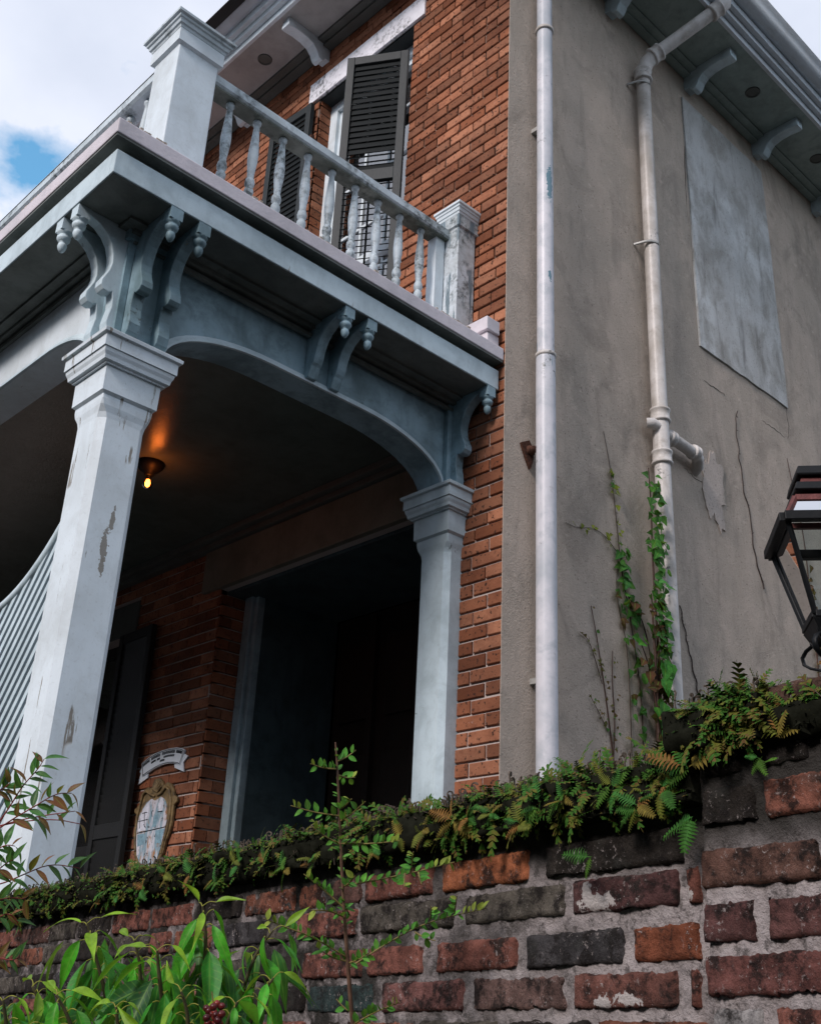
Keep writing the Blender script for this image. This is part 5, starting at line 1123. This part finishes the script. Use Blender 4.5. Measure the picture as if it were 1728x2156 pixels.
# ------------------------------------------------------------------ lantern
az = radians(52); LD = Vector((sin(az), cos(az), 0)); LR = Vector((cos(az), -sin(az), 0))
d_ = ray(1650, 1087); tt = 2.8/math.hypot(d_.x, d_.y); LP = CAM+d_*tt; LW = .27
LC = LP+LD*LW/2+LR*LW/2; LC.z = 0; ZB = LP.z
lan = thing('street_lantern', 'black iron lantern with tapered glass sides and red copper cap', 'lantern', (LC.x, LC.y, 0))
def LPt(r, d, z): return LC+LR*r+LD*d+Vector((0, 0, z))
def bar(mb, a, b, w):
    a, b = Vector(a), Vector(b); t = (b-a).normalized(); s = t.cross(Vector((0, 0, 1)))
    if s.length < .1: s = LR.copy()
    s.normalize(); n_ = t.cross(s); v = [q+s*i*w+n_*j*w for q in (a, b) for i, j in ((-1, -1), (1, -1), (1, 1), (-1, 1))]
    mb.add(v, [(3, 2, 1, 0), (4, 5, 6, 7), (0, 1, 5, 4), (1, 2, 6, 5), (2, 3, 7, 6), (3, 0, 4, 7)])
h0, h1, ht = LW/2, .070, .095; ZL = ZB-.242; ZR = ZB+.070
cs = ((-1, -1), (1, -1), (1, 1), (-1, 1))
mb = MB()
for k in range(4):
    a_, b_ = cs[k], cs[(k+1) % 4]
    bar(mb, LPt(a_[0]*h0, a_[1]*h0, ZB), LPt(b_[0]*h0, b_[1]*h0, ZB), .0125)
    bar(mb, LPt(a_[0]*(h0-.01), a_[1]*(h0-.01), ZB-.006), LPt(a_[0]*h1, a_[1]*h1, ZL), .0058)
    bar(mb, LPt(a_[0]*h1, a_[1]*h1, ZL), LPt(b_[0]*h1, b_[1]*h1, ZL), .009)
mb.build('lantern_frame', M_IRON, lan, 0.002, fix=True)
mb = MB()
for k in range(4):
    a_, b_ = cs[k], cs[(k+1) % 4]
    bar(mb, LPt(a_[0]*(h0-.012), a_[1]*(h0-.012), ZB+.01), LPt(a_[0]*ht, a_[1]*ht, ZR), .0065); bar(mb, LPt(a_[0]*ht, a_[1]*ht, ZR), LPt(b_[0]*ht, b_[1]*ht, ZR), .0075)
mb.build('roof_frame', M_COPPER, lan, fix=True)
for k in range(4):
    a_, b_ = cs[k], cs[(k+1) % 4]; i_ = h0-.012; j_ = h1-.002
    MB().add([LPt(a_[0]*i_, a_[1]*i_, ZB), LPt(b_[0]*i_, b_[1]*i_, ZB), LPt(b_[0]*j_, b_[1]*j_, ZL), LPt(a_[0]*j_, a_[1]*j_, ZL)], [(0, 1, 2, 3)]).build('glass_pane', M_GLASS, lan)
    MB().add([LPt(a_[0]*i_, a_[1]*i_, ZB+.01), LPt(b_[0]*i_, b_[1]*i_, ZB+.01), LPt(b_[0]*ht, b_[1]*ht, ZR), LPt(a_[0]*ht, a_[1]*ht, ZR)], [(3, 2, 1, 0)]).build('roof_pane', M_RGLASS, lan)
def sqst(prof, mat, name):
    vs_ = []; fs = []
    for h, z in prof:
        for a_, b_ in cs: vs_.append(LPt(a_*h, b_*h, z))
    for i in range(len(prof)-1):
        for k in range(4): fs.append((i*4+k, i*4+(k+1) % 4, (i+1)*4+(k+1) % 4, (i+1)*4+k))
    fs += [(3, 2, 1, 0), tuple(len(prof)*4-4+k for k in range(4))]
    return MB().add(vs_, fs).build(name, mat, lan, 0.0015, fix=True)
vb = sqst([(.070, ZR+.002), (.070, ZR+.032)], M_COPPER, 'vent_band')
mb = MB()
for k in range(7):
    x_ = -.054+k*.018; p = LPt(x_, -.0705, ZR+.016); mb.lathe([(.0035, 0), (.0035, .002)], p, 8, Vector((0, 0, 1)).rotation_difference(-LD).to_matrix().to_4x4())
mb.build('vent_hole', M_BLACK, vb)
sqst([(.088, ZR+.026), (.092, ZR+.030), (.086, ZR+.052), (.074, ZR+.056)], M_IRON, 'lower_cap')
sqst([(.074, ZR+.0565), (.068, ZR+.074)], M_COPPER, 'cap_band')
sqst([(.080, ZR+.0745), (.082, ZR+.080), (.076, ZR+.104), (.02, ZR+.110)], M_IRON, 'top_cap')
sqst([(.040, ZL-.055), (.060, ZL-.045), (.076, ZL-.010)], M_IRON, 'lantern_base')
MB().lathe([(.008, ZL), (.008, ZL+.06), (.014, ZL+.065), (.010, ZL+.10)], LC, 10).build('burner', M_IRON, lan)
for a_, b_ in cs:
    e = (LR*a_+LD*b_).normalized(); F_ = lambda r, z: LC+e*r*.95+Vector((0, 0, ZL+z*.82))
    mb = MB()
    mb.tube([F_(.075, .0), F_(.090, -.02), F_(.088, -.05), F_(.072, -.075), F_(.050, -.105), F_(.035, -.14), F_(.03, -.18)], .0045, 6, flat=e.cross(Vector((0, 0, 1))))
    mb.tube([F_(.085, -.055), F_(.108, -.068), F_(.122, -.088), F_(.118, -.112), F_(.098, -.128), F_(.070, -.140), F_(.045, -.155), F_(.03, -.175)], .0040, 6, flat=e.cross(Vector((0, 0, 1))))
    mb.build('scroll_bar', M_IRON, lan)
MB().lathe([(.07, 0), (.07, .05), (.045, .08), (.038, .9), (.032, .94), (.026, 2.2), (.034, 2.22), (.034, ZL-.17), (.02, ZL-.05)], LC, 14).build('lantern_post', M_IRON, lan)
